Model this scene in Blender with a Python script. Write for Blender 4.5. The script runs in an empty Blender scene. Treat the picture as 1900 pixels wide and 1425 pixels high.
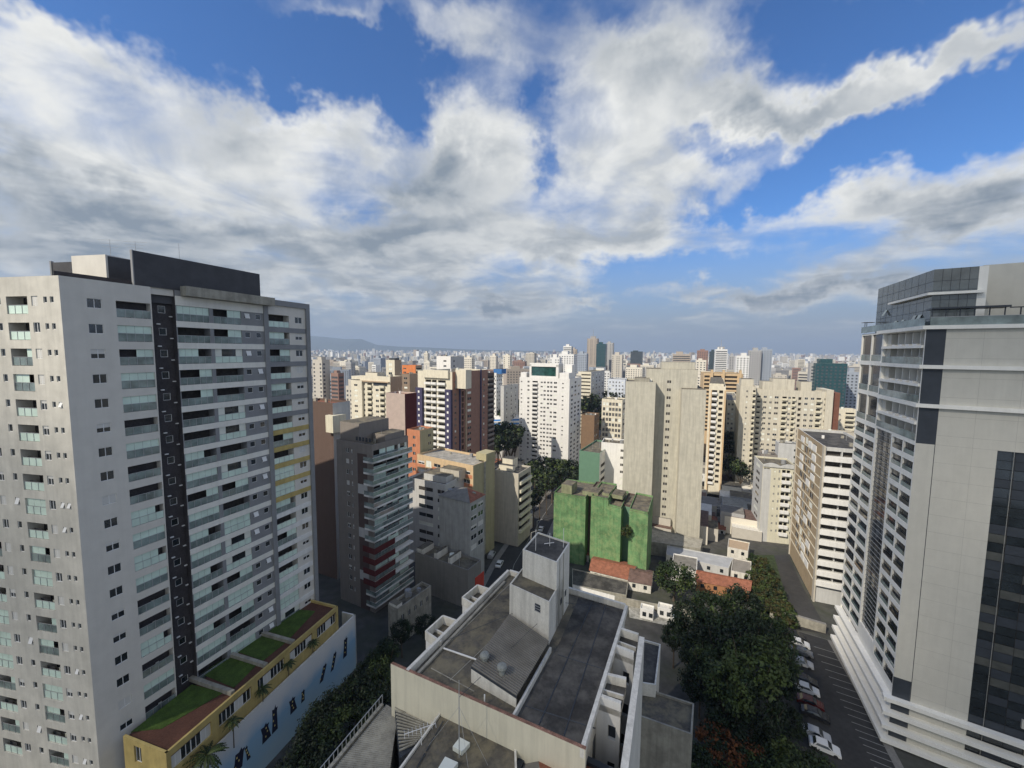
import bpy, math, random
from mathutils import Vector
R = math.radians
SC = bpy.context.scene
COL = SC.collection

# ---------------------------------------------------------------- camera
H = 58.0; F = 735.0; CX = 950.0; CY = 712.5
TH = math.atan(60.5 / F); RO = R(0.5)
r_ = Vector((1, 0, 0)); u_ = Vector((0, math.sin(TH), math.cos(TH))); f_ = Vector((0, math.cos(TH), -math.sin(TH)))
RR = r_ * math.cos(RO) + u_ * math.sin(RO); UU = u_ * math.cos(RO) - r_ * math.sin(RO)
cam = bpy.data.cameras.new('camera'); co = bpy.data.objects.new('camera', cam); COL.objects.link(co)
from mathutils import Matrix
mt = Matrix((RR, UU, -f_)).transposed().to_4x4(); mt.translation = (0, 0, H)
co.matrix_world = mt
cam.sensor_width = 36; cam.lens = F / 1900 * 36; cam.clip_start = 0.5; cam.clip_end = 60000
SC.camera = co
SC.render.resolution_x = 1024; SC.render.resolution_y = 768

# ---------------------------------------------------------------- sun
SUN = Vector((-0.80, -0.60, 0)).normalized(); EL = R(42)
S3 = Vector((SUN.x * math.cos(EL), SUN.y * math.cos(EL), math.sin(EL)))
sl = bpy.data.lights.new('sun', 'SUN'); sl.energy = 4.2; sl.angle = R(0.5); sl.color = (1.0, 0.91, 0.78)
so = bpy.data.objects.new('sun', sl); COL.objects.link(so)
so.rotation_euler = S3.to_track_quat('Z', 'Y').to_euler(); so.location = (0, -50, 300)

def ray(px, py): return RR * ((px - CX) / F) + UU * ((CY - py) / F) + f_
def azel(px, py):
    d = ray(px, py); return math.atan2(d.x, d.y), math.atan2(d.z, math.hypot(d.x, d.y))

# ---------------------------------------------------------------- world: Nishita blue + procedural clouds in azimuth / elevation
W = bpy.data.worlds.new('World'); SC.world = W; W.use_nodes = True
nt = W.node_tree; nt.nodes.clear()
def N(t, **k):
    n = nt.nodes.new(t)
    for a, b in k.items(): setattr(n, a, b)
    return n
def LK(a, b): nt.links.new(a, b)
def MA(op, a, b=None, c=None, clamp=False):
    n = N('ShaderNodeMath', operation=op, use_clamp=clamp)
    for i, v in enumerate((a, b, c)):
        if v is None: continue
        if isinstance(v, (int, float)): n.inputs[i].default_value = v
        else: LK(v, n.inputs[i])
    return n.outputs[0]
tc = N('ShaderNodeTexCoord')
sky = N('ShaderNodeTexSky'); sky.sky_type = 'NISHITA'; sky.sun_disc = False
sky.sun_elevation = EL; sky.sun_rotation = math.atan2(SUN.x, SUN.y); sky.air_density = 1.0; sky.dust_density = 0.6; sky.ozone_density = 2.5
sep = N('ShaderNodeSeparateXYZ'); LK(tc.outputs['Generated'], sep.inputs[0])
X, Y, Z = sep.outputs
AZ = MA('ARCTAN2', X, Y)
ELV = MA('ARCSINE', Z)
# cloud layer plane coordinates (perspective convergence at the horizon)
zz = MA('MAXIMUM', Z, 0.0); zz = MA('ADD', zz, 0.16)
cxn = MA('DIVIDE', X, zz); cyn = MA('DIVIDE', Y, zz)
comb = N('ShaderNodeCombineXYZ'); LK(cxn, comb.inputs[0]); LK(cyn, comb.inputs[1])
def noise(vec, sc, det, rough, off=(0, 0, 0), lac=2.0, dist=0.0):
    m = N('ShaderNodeMapping'); m.inputs['Location'].default_value = off; LK(vec, m.inputs[0])
    n = N('ShaderNodeTexNoise'); LK(m.outputs[0], n.inputs['Vector'])
    n.inputs['Scale'].default_value = sc; n.inputs['Detail'].default_value = det; n.inputs['Roughness'].default_value = rough
    n.inputs['Lacunarity'].default_value = lac; n.inputs['Distortion'].default_value = dist
    return n.outputs['Fac']
# warp the layout coordinates so the placed masses get ragged edges
dirv = tc.outputs['Generated']
w1 = noise(dirv, 5.0, 5, 0.65, (3, 1, 7)); w2 = noise(dirv, 5.0, 5, 0.65, (11, 5, 2))
AZw = MA('MULTIPLY_ADD', MA('SUBTRACT', w1, 0.5), 0.38, AZ); ELw = MA('MULTIPLY_ADD', MA('SUBTRACT', w2, 0.5), 0.28, ELV)
def blob(px, py, rx, ry, amp, rot=0):
    a, e = azel(px, py)
    # radii given in photo pixels, turned to angles at that spot
    a2, _ = azel(px + rx * 0.5, py); a1, _ = azel(px - rx * 0.5, py); _, e2 = azel(px, py - ry * 0.5); _, e1 = azel(px, py + ry * 0.5)
    ra = abs(a2 - a1); re = abs(e2 - e1)
    dx = MA('MULTIPLY', MA('SUBTRACT', AZw, a), 1 / ra); dy = MA('MULTIPLY', MA('SUBTRACT', ELw, e), 1 / re)
    if rot:
        c, s = math.cos(rot), math.sin(rot)
        nx = MA('ADD', MA('MULTIPLY', dx, c), MA('MULTIPLY', dy, s)); ny = MA('SUBTRACT', MA('MULTIPLY', dy, c), MA('MULTIPLY', dx, s)); dx, dy = nx, ny
    q = MA('ADD', MA('MULTIPLY', dx, dx), MA('MULTIPLY', dy, dy))
    return MA('MULTIPLY', MA('EXPONENT', MA('MULTIPLY', q, -1.0)), amp)
def total(lst):
    s = lst[0]
    for b in lst[1:]: s = MA('ADD', s, b)
    return s
#  + = cloud, - = blue hole  (photo pixels)
LAY = [(330, 45, 200, 50, -.48, -.15), (590, 125, 170, 70, -.52, -.35), (720, 110, 130, 60, -.46, .1), (770, 225, 60, 62, -.48, 0), (975, 185, 36, 60, -.30, .2), (160, 30, 90, 40, -.35, 0),
       (1480, 50, 150, 70, -.42, .2), (1720, 40, 220, 55, -.36, .3), (1570, 285, 210, 52, -.62, .12), (1330, 280, 110, 30, -.40, .2), (1800, 215, 170, 40, -.52, .38), (1400, 385, 130, 22, -.38, .1), (1000, 300, 26, 50, -.34, -.3),
       (1250, 500, 260, 30, -.26, 0), (300, 340, 60, 30, -.22, -.5), (1500, 335, 90, 34, -.40, 0), (1180, 30, 60, 40, -.2, 0), (470, 30, 40, 30, -.1, 0),
       (60, 150, 170, 110, .34, -.2), (190, 125, 90, 30, .25, -.2), (120, 390, 240, 90, .35, 0), (400, 280, 240, 100, .42, 0), (440, 110, 70, 30, .28, -.5), (880, 260, 130, 110, .46, 0), (850, 50, 140, 60, .36, 0), (630, 20, 80, 30, .30, 0),
       (1150, 130, 130, 120, .40, -.2), (1170, 330, 220, 85, .42, 0), (1350, 200, 100, 60, .26, 0), (1780, 370, 240, 85, .52, -.25), (600, 420, 400, 70, .34, 0), (1600, 440, 330, 45, .35, 0),
       (1520, 190, 150, 38, .50, .30), (1760, 120, 190, 36, .50, .40), (1350, 545, 260, 22, .38, .1), (1080, 515, 90, 18, .30, 0), (640, 540, 260, 45, .25, 0), (230, 520, 300, 60, .3, 0), (1080, 570, 60, 10, .3, 0), (900, 560, 60, 12, .22, 0), (500, 480, 520, 80, .42, 0), (1120, 440, 300, 46, .40, 0), (1620, 500, 320, 50, .36, 0), (420, 190, 160, 50, .30, .2), (640, 250, 120, 60, .30, .5), (1250, 90, 120, 90, .18, 0)]
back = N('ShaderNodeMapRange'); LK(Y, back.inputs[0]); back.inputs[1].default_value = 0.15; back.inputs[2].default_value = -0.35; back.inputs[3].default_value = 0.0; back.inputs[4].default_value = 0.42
lay = MA('ADD', total([blob(*b) for b in LAY]), back.outputs[0])     # cloud cover added behind the viewer to whiten the ambient light
def dens(off):
    a = noise(comb.outputs[0], 0.85, 8, 0.50, (off[0], off[1], 1.7), dist=0.35)
    b = noise(comb.outputs[0], 2.4, 8, 0.56, (off[0] + 5, off[1] + 2, 4), dist=0.5)
    c = MA('ADD', MA('MULTIPLY', a, 0.74), MA('MULTIPLY', b, 0.40))
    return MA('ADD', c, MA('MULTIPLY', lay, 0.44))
d0 = dens((0, 0))
d1 = dens((0.07, 0.10))          # sampled a little towards the sun: lit edges, grey undersides
def ramp(x, lo, hi, smooth=True):
    n = N('ShaderNodeMapRange'); n.interpolation_type = 'SMOOTHSTEP' if smooth else 'LINEAR'
    LK(x, n.inputs[0]); n.inputs[1].default_value = lo; n.inputs[2].default_value = hi
    return n.outputs[0]
cover = ramp(d0, 0.53, 0.81)
lit = ramp(MA('SUBTRACT', d0, d1), -0.06, 0.075)
thick = ramp(d0, 0.70, 0.93)
soft = noise(dirv, 3.2, 6, 0.55, (2, 9, 4))
shade = MA('MULTIPLY', thick, MA('ADD', MA('MULTIPLY', ramp(soft, .36, .62), 0.75), 0.38), clamp=True)
litv = MA('ADD', MA('MULTIPLY', lit, 0.46), MA('MULTIPLY', MA('SUBTRACT', 1.0, shade), 0.62), clamp=True)
DK = [(760, 385, 210, 48, .9, 0), (290, 345, 90, 36, .7, .3), (110, 350, 160, 40, .5, 0), (900, 330, 90, 40, .5, 0), (1250, 400, 170, 42, .7, 0), (1180, 300, 110, 40, .3, 0), (420, 420, 330, 34, .7, 0), (1720, 420, 230, 46, .75, -.2), (620, 480, 420, 34, .6, 0), (1270, 150, 110, 60, .45, 0), (920, 90, 70, 50, .3, 0), (30, 280, 60, 50, .5, 0), (1700, 520, 300, 40, .5, 0), (950, 540, 600, 34, .5, 0), (200, 480, 260, 30, .5, 0)]
dark = total([blob(*b) for b in DK])
LT = [(850, 225, 60, 50, .5, 0), (960, 210, 40, 40, .5, 0), (640, 210, 110, 40, .4, .4), (480, 130, 80, 30, .4, .4), (1090, 230, 50, 36, .5, 0), (1340, 270, 90, 36, .5, .3), (1780, 300, 140, 26, .6, -.35), (1560, 180, 100, 24, .4, .2), (340, 210, 70, 40, .3, 0), (150, 290, 90, 22, .4, 0), (1500, 400, 60, 14, .4, .2), (1330, 60, 60, 60, .4, 0), (560, 280, 140, 40, .3, 0), (1100, 500, 80, 12, .4, 0), (1330, 520, 160, 12, .4, .1)]
lights = total([blob(*b) for b in LT])
hor = ramp(Z, 0.02, 0.26)
litv = MA('ADD', litv, MA('MULTIPLY', MA('SUBTRACT', lights, dark), 0.46), clamp=True)
litv = MA('MULTIPLY', litv, MA('MULTIPLY_ADD', hor, 0.45, 0.55))
cover = MA('MULTIPLY', cover, ramp(Z, 0.01, 0.09))
def mixc(fac, c1, c2):
    m = N('ShaderNodeMix'); m.data_type = 'RGBA'; m.clamp_factor = True
    LK(fac, m.inputs[0])
    for i, c in ((6, c1), (7, c2)):
        if isinstance(c, tuple): m.inputs[i].default_value = (*c, 1)
        else: LK(c, m.inputs[i])
    return m.outputs[2]
CS = 1.0 / 0.12
cl = mixc(litv, tuple(v * CS for v in (0.22, 0.265, 0.32)), tuple(v * CS for v in (0.77, 0.775, 0.755)))
skb = N('ShaderNodeMix'); skb.data_type = 'RGBA'; skb.blend_type = 'MULTIPLY'; skb.inputs[0].default_value = 1.0
LK(sky.outputs[0], skb.inputs[6]); skb.inputs[7].default_value = (0.42, 0.72, 1.08, 1)
low = ramp(Z, 0.02, 0.30)
base = mixc(low, tuple(v * CS for v in (0.285, 0.335, 0.405)), skb.outputs[2])
final = mixc(cover, base, cl)
bg = N('ShaderNodeBackground'); LK(final, bg.inputs[0]); bg.inputs[1].default_value = 0.12
wo = N('ShaderNodeOutputWorld'); LK(bg.outputs[0], wo.inputs[0])
W.cycles.sampling_method = 'MANUAL'; W.cycles.sample_map_resolution = 512
SC.view_settings.view_transform = 'Standard'; SC.view_settings.look = 'None'; SC.view_settings.gamma = 1; SC.view_settings.exposure = 0.2
SC.cycles.max_bounces = 5; SC.cycles.volume_bounces = 0; SC.cycles.transparent_max_bounces = 6
# ================================================================ materials
MT = {}
def mat(name, col, rough=0.85, var=0.10, streak=0.0, scale=0.6, spec=0.3, metal=0.0, grime=None, bump=0.0, fine=0.0, grimeamt=0.5, gscale=0.35):
    if name in MT: return MT[name]
    m = bpy.data.materials.new(name); m.use_nodes = True; MT[name] = m
    t = m.node_tree; b = t.nodes['Principled BSDF']
    b.inputs['Roughness'].default_value = rough; b.inputs['Specular IOR Level'].default_value = spec; b.inputs['Metallic'].default_value = metal
    g = t.nodes.new('ShaderNodeNewGeometry'); src = g.outputs['Position']
    def nz(sc, vec_scale=(1, 1, 1), det=5, rg=0.6):
        mp = t.nodes.new('ShaderNodeMapping'); mp.inputs['Scale'].default_value = vec_scale; t.links.new(src, mp.inputs[0])
        n = t.nodes.new('ShaderNodeTexNoise'); n.inputs['Scale'].default_value = sc; n.inputs['Detail'].default_value = det; n.inputs['Roughness'].default_value = rg
        t.links.new(mp.outputs[0], n.inputs['Vector']); return n.outputs['Fac']
    def mr(x, lo, hi, a, c):
        n = t.nodes.new('ShaderNodeMapRange'); t.links.new(x, n.inputs[0])
        for i, v in enumerate((lo, hi, a, c)): n.inputs[i + 1].default_value = v
        return n.outputs[0]
    def mulv(col_out, fac):
        n = t.nodes.new('ShaderNodeVectorMath'); n.operation = 'SCALE'
        if isinstance(col_out, tuple): n.inputs[0].default_value = col_out
        else: t.links.new(col_out, n.inputs[0])
        t.links.new(fac, n.inputs['Scale']); return n.outputs[0]
    c = tuple(col)
    c = mulv(c, mr(nz(scale), 0.3, 0.7, 1 - var, 1 + var))
    if fine: c = mulv(c, mr(nz(scale * 9, det=4), 0.3, 0.7, 1 - fine, 1 + fine))
    if streak: c = mulv(c, mr(nz(1.6, (1, 1, 0.07), 6, 0.65), 0.42, 0.75, 1.0, 1 - streak))
    if grime:
        mx = t.nodes.new('ShaderNodeMix'); mx.data_type = 'RGBA'
        t.links.new(mr(nz(gscale, det=8, rg=0.7), 0.45, 0.62, 0, grimeamt), mx.inputs[0]); t.links.new(c, mx.inputs[6]); mx.inputs[7].default_value = (*grime, 1); c = mx.outputs[2]
    t.links.new(c, b.inputs['Base Color'])
    if bump:
        bp = t.nodes.new('ShaderNodeBump'); bp.inputs['Strength'].default_value = bump; bp.inputs['Distance'].default_value = 0.05
        t.links.new(nz(scale * 6), bp.inputs['Height']); t.links.new(bp.outputs[0], b.inputs['Normal'])
    return m
def glassm(name, col, rough=0.06, spec=0.9, var=0.5):
    if name in MT: return MT[name]
    m = mat(name, col, rough, var, scale=0.45, spec=spec)
    m.node_tree.nodes['Principled BSDF'].inputs['IOR'].default_value = 1.55
    return m
c_wall = mat('render_pale', (.60, .575, .505), streak=.16, grime=(.36, .35, .31), grimeamt=.35, gscale=.12)
c_gray = mat('render_grey', (.65, .62, .555), var=.05, streak=.05)
c_band = mat('render_band', (.76, .74, .67), var=.05, streak=.1)
c_brick = mat('dark_brick', (.055, .05, .052), var=.25, fine=.25)
c_char = mat('charcoal_panel', (.07, .07, .075), var=.15)
c_dgray = mat('mid_grey', (.24, .245, .25), var=.08)
c_white = mat('white_frame', (.75, .75, .73), var=.03)
c_mint = glassm('curtained_glass', (.62, .76, .66), .12, .5, .12)
c_mint2 = glassm('pale_screen', (.72, .74, .66), .3, .3, .1)
c_glass = glassm('dark_glass', (.02, .026, .03))
c_teal = glassm('teal_glass', (.03, .10, .10), .12)
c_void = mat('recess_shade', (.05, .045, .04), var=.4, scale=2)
c_rail = glassm('rail_glass', (.20, .25, .235), .08, .8)
c_metal = mat('rail_metal', (.42, .43, .43), rough=.4, metal=.3, var=.05)
c_shut = mat('roller_shutter', (.60, .59, .55), var=.03)
c_yel = mat('yellow_render', (.48, .37, .14), var=.15, streak=.2)
c_conc = mat('raw_concrete', (.36, .34, .28), var=.15, streak=.35, grime=(.15, .14, .12), gscale=.5)
c_roofc = mat('weathered_roof', (.10, .09, .072), var=.4, scale=.35, grime=(.24, .205, .13), grimeamt=.7, gscale=.55, fine=.2, bump=.3)
c_roofd = mat('dark_asphalt_roof', (.055, .052, .047), var=.4, scale=.25, grime=(.15, .14, .12), gscale=.5, fine=.3, bump=.4)
c_tile = mat('terracotta_tile', (.25, .10, .06), var=.3, scale=1.2, fine=.3, bump=.5)
c_corr = mat('fibre_cement', (.20, .19, .17), var=.25, scale=.5, grime=(.13, .12, .1))
c_cream = mat('cream_render', (.68, .635, .49), var=.05, streak=.2)
c_old = mat('old_cream', (.52, .495, .41), var=.08, streak=.32, grime=(.42, .40, .34), grimeamt=.4, gscale=.35)
c_wht = mat('white_render', (.76, .75, .715), var=.04, streak=.15)
c_whd = mat('stained_white', (.74, .71, .63), var=.06, streak=.35, grime=(.42, .40, .34), grimeamt=.35, gscale=.6, fine=.08)
c_lawn = mat('lawn', (.055, .095, .015), var=.35, scale=.8, fine=.4, bump=.5)
c_deck = mat('brown_paving', (.10, .045, .03), var=.2, scale=.5, fine=.25)
c_asph = mat('asphalt', (.045, .044, .042), var=.2, scale=.15, fine=.15)
c_leaf = mat('leaf_green', (.014, .027, .007), var=.55, scale=.55, rough=.6, spec=.3)
c_leaf2 = mat('leaf_light_green', (.045, .066, .015), var=.5, scale=.6, rough=.6, spec=.3)
c_leaf3 = mat('leaf_dark_green', (.007, .0145, .005), var=.5, scale=.5, rough=.6, spec=.3)
c_orl = mat('orange_blossom', (.12, .042, .012), var=.5, scale=1.0)
c_bark = mat('bark', (.09, .07, .05), var=.3, scale=2)

# ================================================================ mesh builder
class MB:
    def __init__(s): s.v = []; s.f = []; s.mi = []; s.ms = []; s.sm = False
    def m(s, mt_):
        if mt_ not in s.ms: s.ms.append(mt_)
        return s.ms.index(mt_)
    def quad(s, pts, mt_):
        i = len(s.v); s.v += [tuple(p) for p in pts]; s.f.append(tuple(range(i, i + len(pts)))); s.mi.append(s.m(mt_))
    def prism(s, poly, z0, z1, mt_, top=None, bottom=False):
        a = sum(poly[i][0] * poly[(i + 1) % len(poly)][1] - poly[(i + 1) % len(poly)][0] * poly[i][1] for i in range(len(poly)))
        if a < 0: poly = poly[::-1]
        n = len(poly)
        for i in range(n):
            p, q = poly[i], poly[(i + 1) % n]
            s.quad([(p[0], p[1], z0), (q[0], q[1], z0), (q[0], q[1], z1), (p[0], p[1], z1)], mt_)
        s.quad([(p[0], p[1], z1) for p in poly], top or mt_)
        if bottom: s.quad([(p[0], p[1], z0) for p in poly[::-1]], mt_)
    def fbox(s, fr, a0, a1, z0, z1, o0, o1, mt_, top=None):
        q = fr.pt
        P = [q(a0, z0, o0), q(a1, z0, o0), q(a1, z0, o1), q(a0, z0, o1), q(a0, z1, o0), q(a1, z1, o0), q(a1, z1, o1), q(a0, z1, o1)]
        for idx, mm in (((3, 2, 6, 7), mt_), ((1, 0, 4, 5), mt_), ((0, 3, 7, 4), mt_), ((2, 1, 5, 6), mt_), ((7, 6, 5, 4), top or mt_), ((0, 1, 2, 3), mt_)):
            s.quad([P[k] for k in idx], mm)
    def tube(s, p0, p1, r0, r1, mt_, n=6, cap=True):
        p0 = Vector(p0); p1 = Vector(p1); d = (p1 - p0)
        if d.length < 1e-6: return
        d.normalize(); x = d.orthogonal().normalized(); y = d.cross(x)
        A = [p0 + (x * math.cos(t) + y * math.sin(t)) * r0 for t in [2 * math.pi * k / n for k in range(n)]]
        B = [p1 + (x * math.cos(t) + y * math.sin(t)) * r1 for t in [2 * math.pi * k / n for k in range(n)]]
        for k in range(n): s.quad([A[k], A[(k + 1) % n], B[(k + 1) % n], B[k]], mt_)
        if cap: s.quad(B, mt_); s.quad(A[::-1], mt_)
    def add(s, t, M4):
        i = len(s.v); s.v += [tuple(M4 @ Vector(p)) for p in t.v]
        mp = [s.m(x) for x in t.ms]
        for f, k in zip(t.f, t.mi): s.f.append(tuple(j + i for j in f)); s.mi.append(mp[k])
    def mesh(s, name, off=(0, 0, 0)):
        me = bpy.data.meshes.new(name)
        me.from_pydata([(p[0] - off[0], p[1] - off[1], p[2] - off[2]) for p in s.v], [], s.f)
        for x in s.ms: me.materials.append(x)
        me.polygons.foreach_set('material_index', s.mi); 
        if s.sm: me.polygons.foreach_set('use_smooth', [True] * len(s.f))
        me.update(); return me
    def build(s, name, parent=None):
        off = parent.location if parent is not None else (0, 0, 0)
        if parent is not None and parent.parent is not None: off = off + parent.parent.location
        o = bpy.data.objects.new(name, s.mesh(name, off)); COL.objects.link(o)
        if parent is not None: o.parent = parent
        return o
def tag(o, label, cat, group=None, kind=None):
    if label: o['label'] = label
    if cat: o['category'] = cat
    if group: o['group'] = group
    if kind: o['kind'] = kind
    return o
def root(name, loc, label, cat, group=None):
    o = bpy.data.objects.new(name, None); o.empty_display_size = .5; COL.objects.link(o); o.location = loc
    return tag(o, label, cat, group)
class Fr:
    def __init__(s, o, d): s.o = Vector((o[0], o[1], 0)); s.d = Vector((d[0], d[1], 0)).normalized(); s.n = Vector((s.d.y, -s.d.x, 0)); s.ang = math.atan2(s.d.y, s.d.x)
    def pt(s, a, z, o=0.0): p = s.o + s.d * a + s.n * o; return (p.x, p.y, z)
    def sh(s, a, o): p = s.pt(a, 0, o); return Fr(p, (s.d.x, s.d.y))
    def mat4(s, a, z, o=0.0): return Matrix.Translation(s.pt(a, z, o)) @ Matrix.Rotation(s.ang, 4, 'Z')
def project(x, y, z):
    v = Vector((x, y, z - H)); w = v.dot(f_)
    return CX + F * v.dot(RR) / w, CY - F * v.dot(UU) / w
def atY(px, py, Y_):
    d = ray(px, py); t = Y_ / d.y; return Vector((d.x * t, Y_, H + d.z * t))
def atZ(px, py, z):
    d = ray(px, py); t = (z - H) / d.z; return Vector((d.x * t, d.y * t, z))
def solve(P, d, px, z=None, mx=200):
    z = P[2] if z is None else z
    lo, hi = 0.0, mx; f0 = project(P[0], P[1], z)[0] - px
    for _ in range(50):
        m = (lo + hi) / 2; q = project(P[0] + d[0] * m, P[1] + d[1] * m, z)[0] - px
        if (q > 0) == (f0 > 0): lo = m
        else: hi = m
    return lo
TP = [(-80, -6), (45, -7), (75, -8), (110, -9.5), (143, -13), (200, -19), (270, -27), (500, -33), (1200, -36), (9000, -40), (60000, -44)]
def gz(y):
    for (a, p), (b, q) in zip(TP, TP[1:]):
        if y <= b: return p + (q - p) * (y - a) / (b - a) if y > a else TP[0][1]
    return TP[-1][1]

# ================================================================ window / balcony templates (local x right, y inwards(+)/outwards(-), z up)
TC = {}
LF = Fr((0, 0), (1, 0))
def tmpl(kind, w, h, var=0):
    k = (kind, round(w, 2), round(h, 2), var)
    if k in TC: return TC[k]
    rnd = random.Random(hash((round(w * 100), round(h * 100), var, len(kind))))
    m = MB(); s = MB()
    def bar(a0, a1, z0, z1, mt_, t=.05, o=0): m.fbox(LF, a0, a1, z0, z1, o - t, o, mt_)
    if kind == 'win':        # framed sliding window, 2 leaves; variants: shutter fully / half down
        fw = .05
        bar(0, fw, 0, h, c_white); bar(w - fw, w, 0, h, c_white); bar(fw, w - fw, 0, fw, c_white); bar(fw, w - fw, h - fw, h, c_white); bar(w / 2 - .03, w / 2 + .03, fw, h - fw, c_white)
        sh = (0, 0, .5, .97, .3, 0)[var % 6]
        if sh: bar(fw + .002, w - fw - .002, h - fw - (h - 2 * fw) * sh, h - fw - .002, c_shut, .03, -.004)
        s.quad([LF.pt(fw, fw, -.06), LF.pt(w - fw, fw, -.06), LF.pt(w - fw, h - fw, -.06), LF.pt(fw, h - fw, -.06)], c_glass)
    elif kind == 'lite':     # far window: thin frame and pane
        m.quad([LF.pt(0, 0, 0), LF.pt(w, 0, 0), LF.pt(w, h, 0), LF.pt(0, h, 0)], (c_glass, c_void, c_glass, c_mint2, c_void)[var % 5])
        m.fbox(LF, w / 2 - .04, w / 2 + .04, 0, h, 0.005, .03, c_white)
    elif kind == 'bal':      # glazed balcony front: rail glass + posts below, curtain / open above
        n = max(2, int(round(w / .95)))
        mode = var % 5; rc = rnd.choice([c_rail, c_rail, c_mint])
        for i in range(n):
            a0, a1 = w * i / n, w * (i + 1) / n
            if mode == 0: c = c_mint
            elif mode == 1: c = c_mint if i < n * .55 else None
            elif mode == 2: c = None
            elif mode == 3: c = c_glass if i % 3 else c_mint2
            else: c = c_mint if i >= n * .5 else None
            if c is not None: s.quad([LF.pt(a0 + .01, .06, -.12), LF.pt(a1 - .01, .06, -.12), LF.pt(a1 - .01, h - .02, -.12), LF.pt(a0 + .01, h - .02, -.12)], c)
        m.quad([LF.pt(0, .05, -.04), LF.pt(w, .05, -.04), LF.pt(w, 1.02, -.04), LF.pt(0, 1.02, -.04)], rc)
        m.fbox(LF, 0, w, 1.02, 1.07, -.06, -.01, c_metal)
        for i in range(n + 1):
            a = min(max(w * i / n, .025), w - .025); m.fbox(LF, a - .02, a + .02, 0, 1.02, -.03, 0.0, c_metal)
        if not s.v:
            s.quad([LF.pt(.02, .05, -.5), LF.pt(w * .4, .05, -.5), LF.pt(w * .4, 1.0, -.5), LF.pt(.02, 1.0, -.5)], c_char)
            s.quad([LF.pt(w * .5, .05, -.7), LF.pt(w * .62, .05, -.7), LF.pt(w * .62, .8, -.7), LF.pt(w * .5, .8, -.7)], c_mint2)
    elif kind == 'rail':     # plain solid-front balcony with slab, for mid distance
        m.fbox(LF, 0, w, -.15, .95, 0, .9, MT.get('railcol_%d' % var, c_wht))
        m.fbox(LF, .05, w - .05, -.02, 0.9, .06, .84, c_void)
    elif kind == 'small':    # small bathroom hopper window
        fw = .05
        bar(0, fw, 0, h, c_white, .03); bar(w - fw, w, 0, h, c_white, .03); bar(fw, w - fw, 0, fw, c_white, .03); bar(fw, w - fw, h - fw, h, c_white, .03)
        s.quad([LF.pt(fw, fw, -.05), LF.pt(w - fw, fw, -.05), LF.pt(w - fw, h - fw, -.05), LF.pt(fw, h - fw, -.05)], c_glass)
        if var % 3 == 1:      # leaf tilted open
            m.quad([LF.pt(fw, fw + .04, .22), LF.pt(w - fw, fw + .04, .22), LF.pt(w - fw, h - fw, .0), LF.pt(fw, h - fw, .0)], c_white)
    TC[k] = (m, s); return TC[k]
MESHC = {}
def tmesh(key, which, name):
    k = (key, which)
    if k not in MESHC: MESHC[k] = TC[key][which].mesh(name)
    return MESHC[k]
class Bld:
    """a thing made of a body, roof and individually placed window / balcony parts"""
    def __init__(s, name, label, cat, base, group=None, cap=95, sub=False):
        s.root = root(name, base, label, cat, group); s.body = MB(); s.items = []; s.cap = cap; s.sub = sub
    def put(s, pname, fr, a, z, o, kind, w, h, var=0):
        tmpl(kind, w, h, var); s.items.append((pname, (kind, round(w, 2), round(h, 2), var), fr, a, z, o, w * h))
    def part(s, mb, name):
        return mb.build(name, s.root)
    def done(s, wallname='wall'):
        if s.body.f: s.body.build(wallname, s.root)
        by = {}
        for it in s.items: by.setdefault(it[0], []).append(it)
        for pn, L in by.items():
            def size(it):
                p = it[2].pt(it[3], it[4], 0); x, y = project(*p)
                return it[6] / (p[0] ** 2 + p[1] ** 2 + (p[2] - H) ** 2) * (1 if -60 < x < 1960 and y < 1480 else .01)
            L.sort(key=size, reverse=True)
            subn = 'pane' if pn == 'window' else 'screen'
            for it in L[:s.cap]:
                o = bpy.data.objects.new(pn, tmesh(it[1], 0, pn)); COL.objects.link(o); o.parent = s.root
                o.location = Vector(it[2].pt(it[3], it[4], it[5])) - s.root.location; o.rotation_euler.z = it[2].ang
                if TC[it[1]][1].f and s.sub:
                    c = bpy.data.objects.new(subn, tmesh(it[1], 1, subn)); COL.objects.link(c); c.parent = o
                elif TC[it[1]][1].f:
                    o.data = both(it[1], pn)
            if len(L) > s.cap:
                mb = MB()
                for it in L[s.cap:]:
                    M4 = it[2].mat4(it[3], it[4], it[5]); mb.add(TC[it[1]][0], M4)
                    if TC[it[1]][1].f: mb.add(TC[it[1]][1], M4)
                q = mb.build(pn, s.root); q['kind'] = 'stuff'
        return s.root
def both(key, name):
    k = (key, 'b')
    if k not in MESHC:
        mb = MB(); mb.add(TC[key][0], Matrix.Identity(4)); mb.add(TC[key][1], Matrix.Identity(4)); MESHC[k] = mb.mesh(name)
    return MESHC[k]
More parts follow.
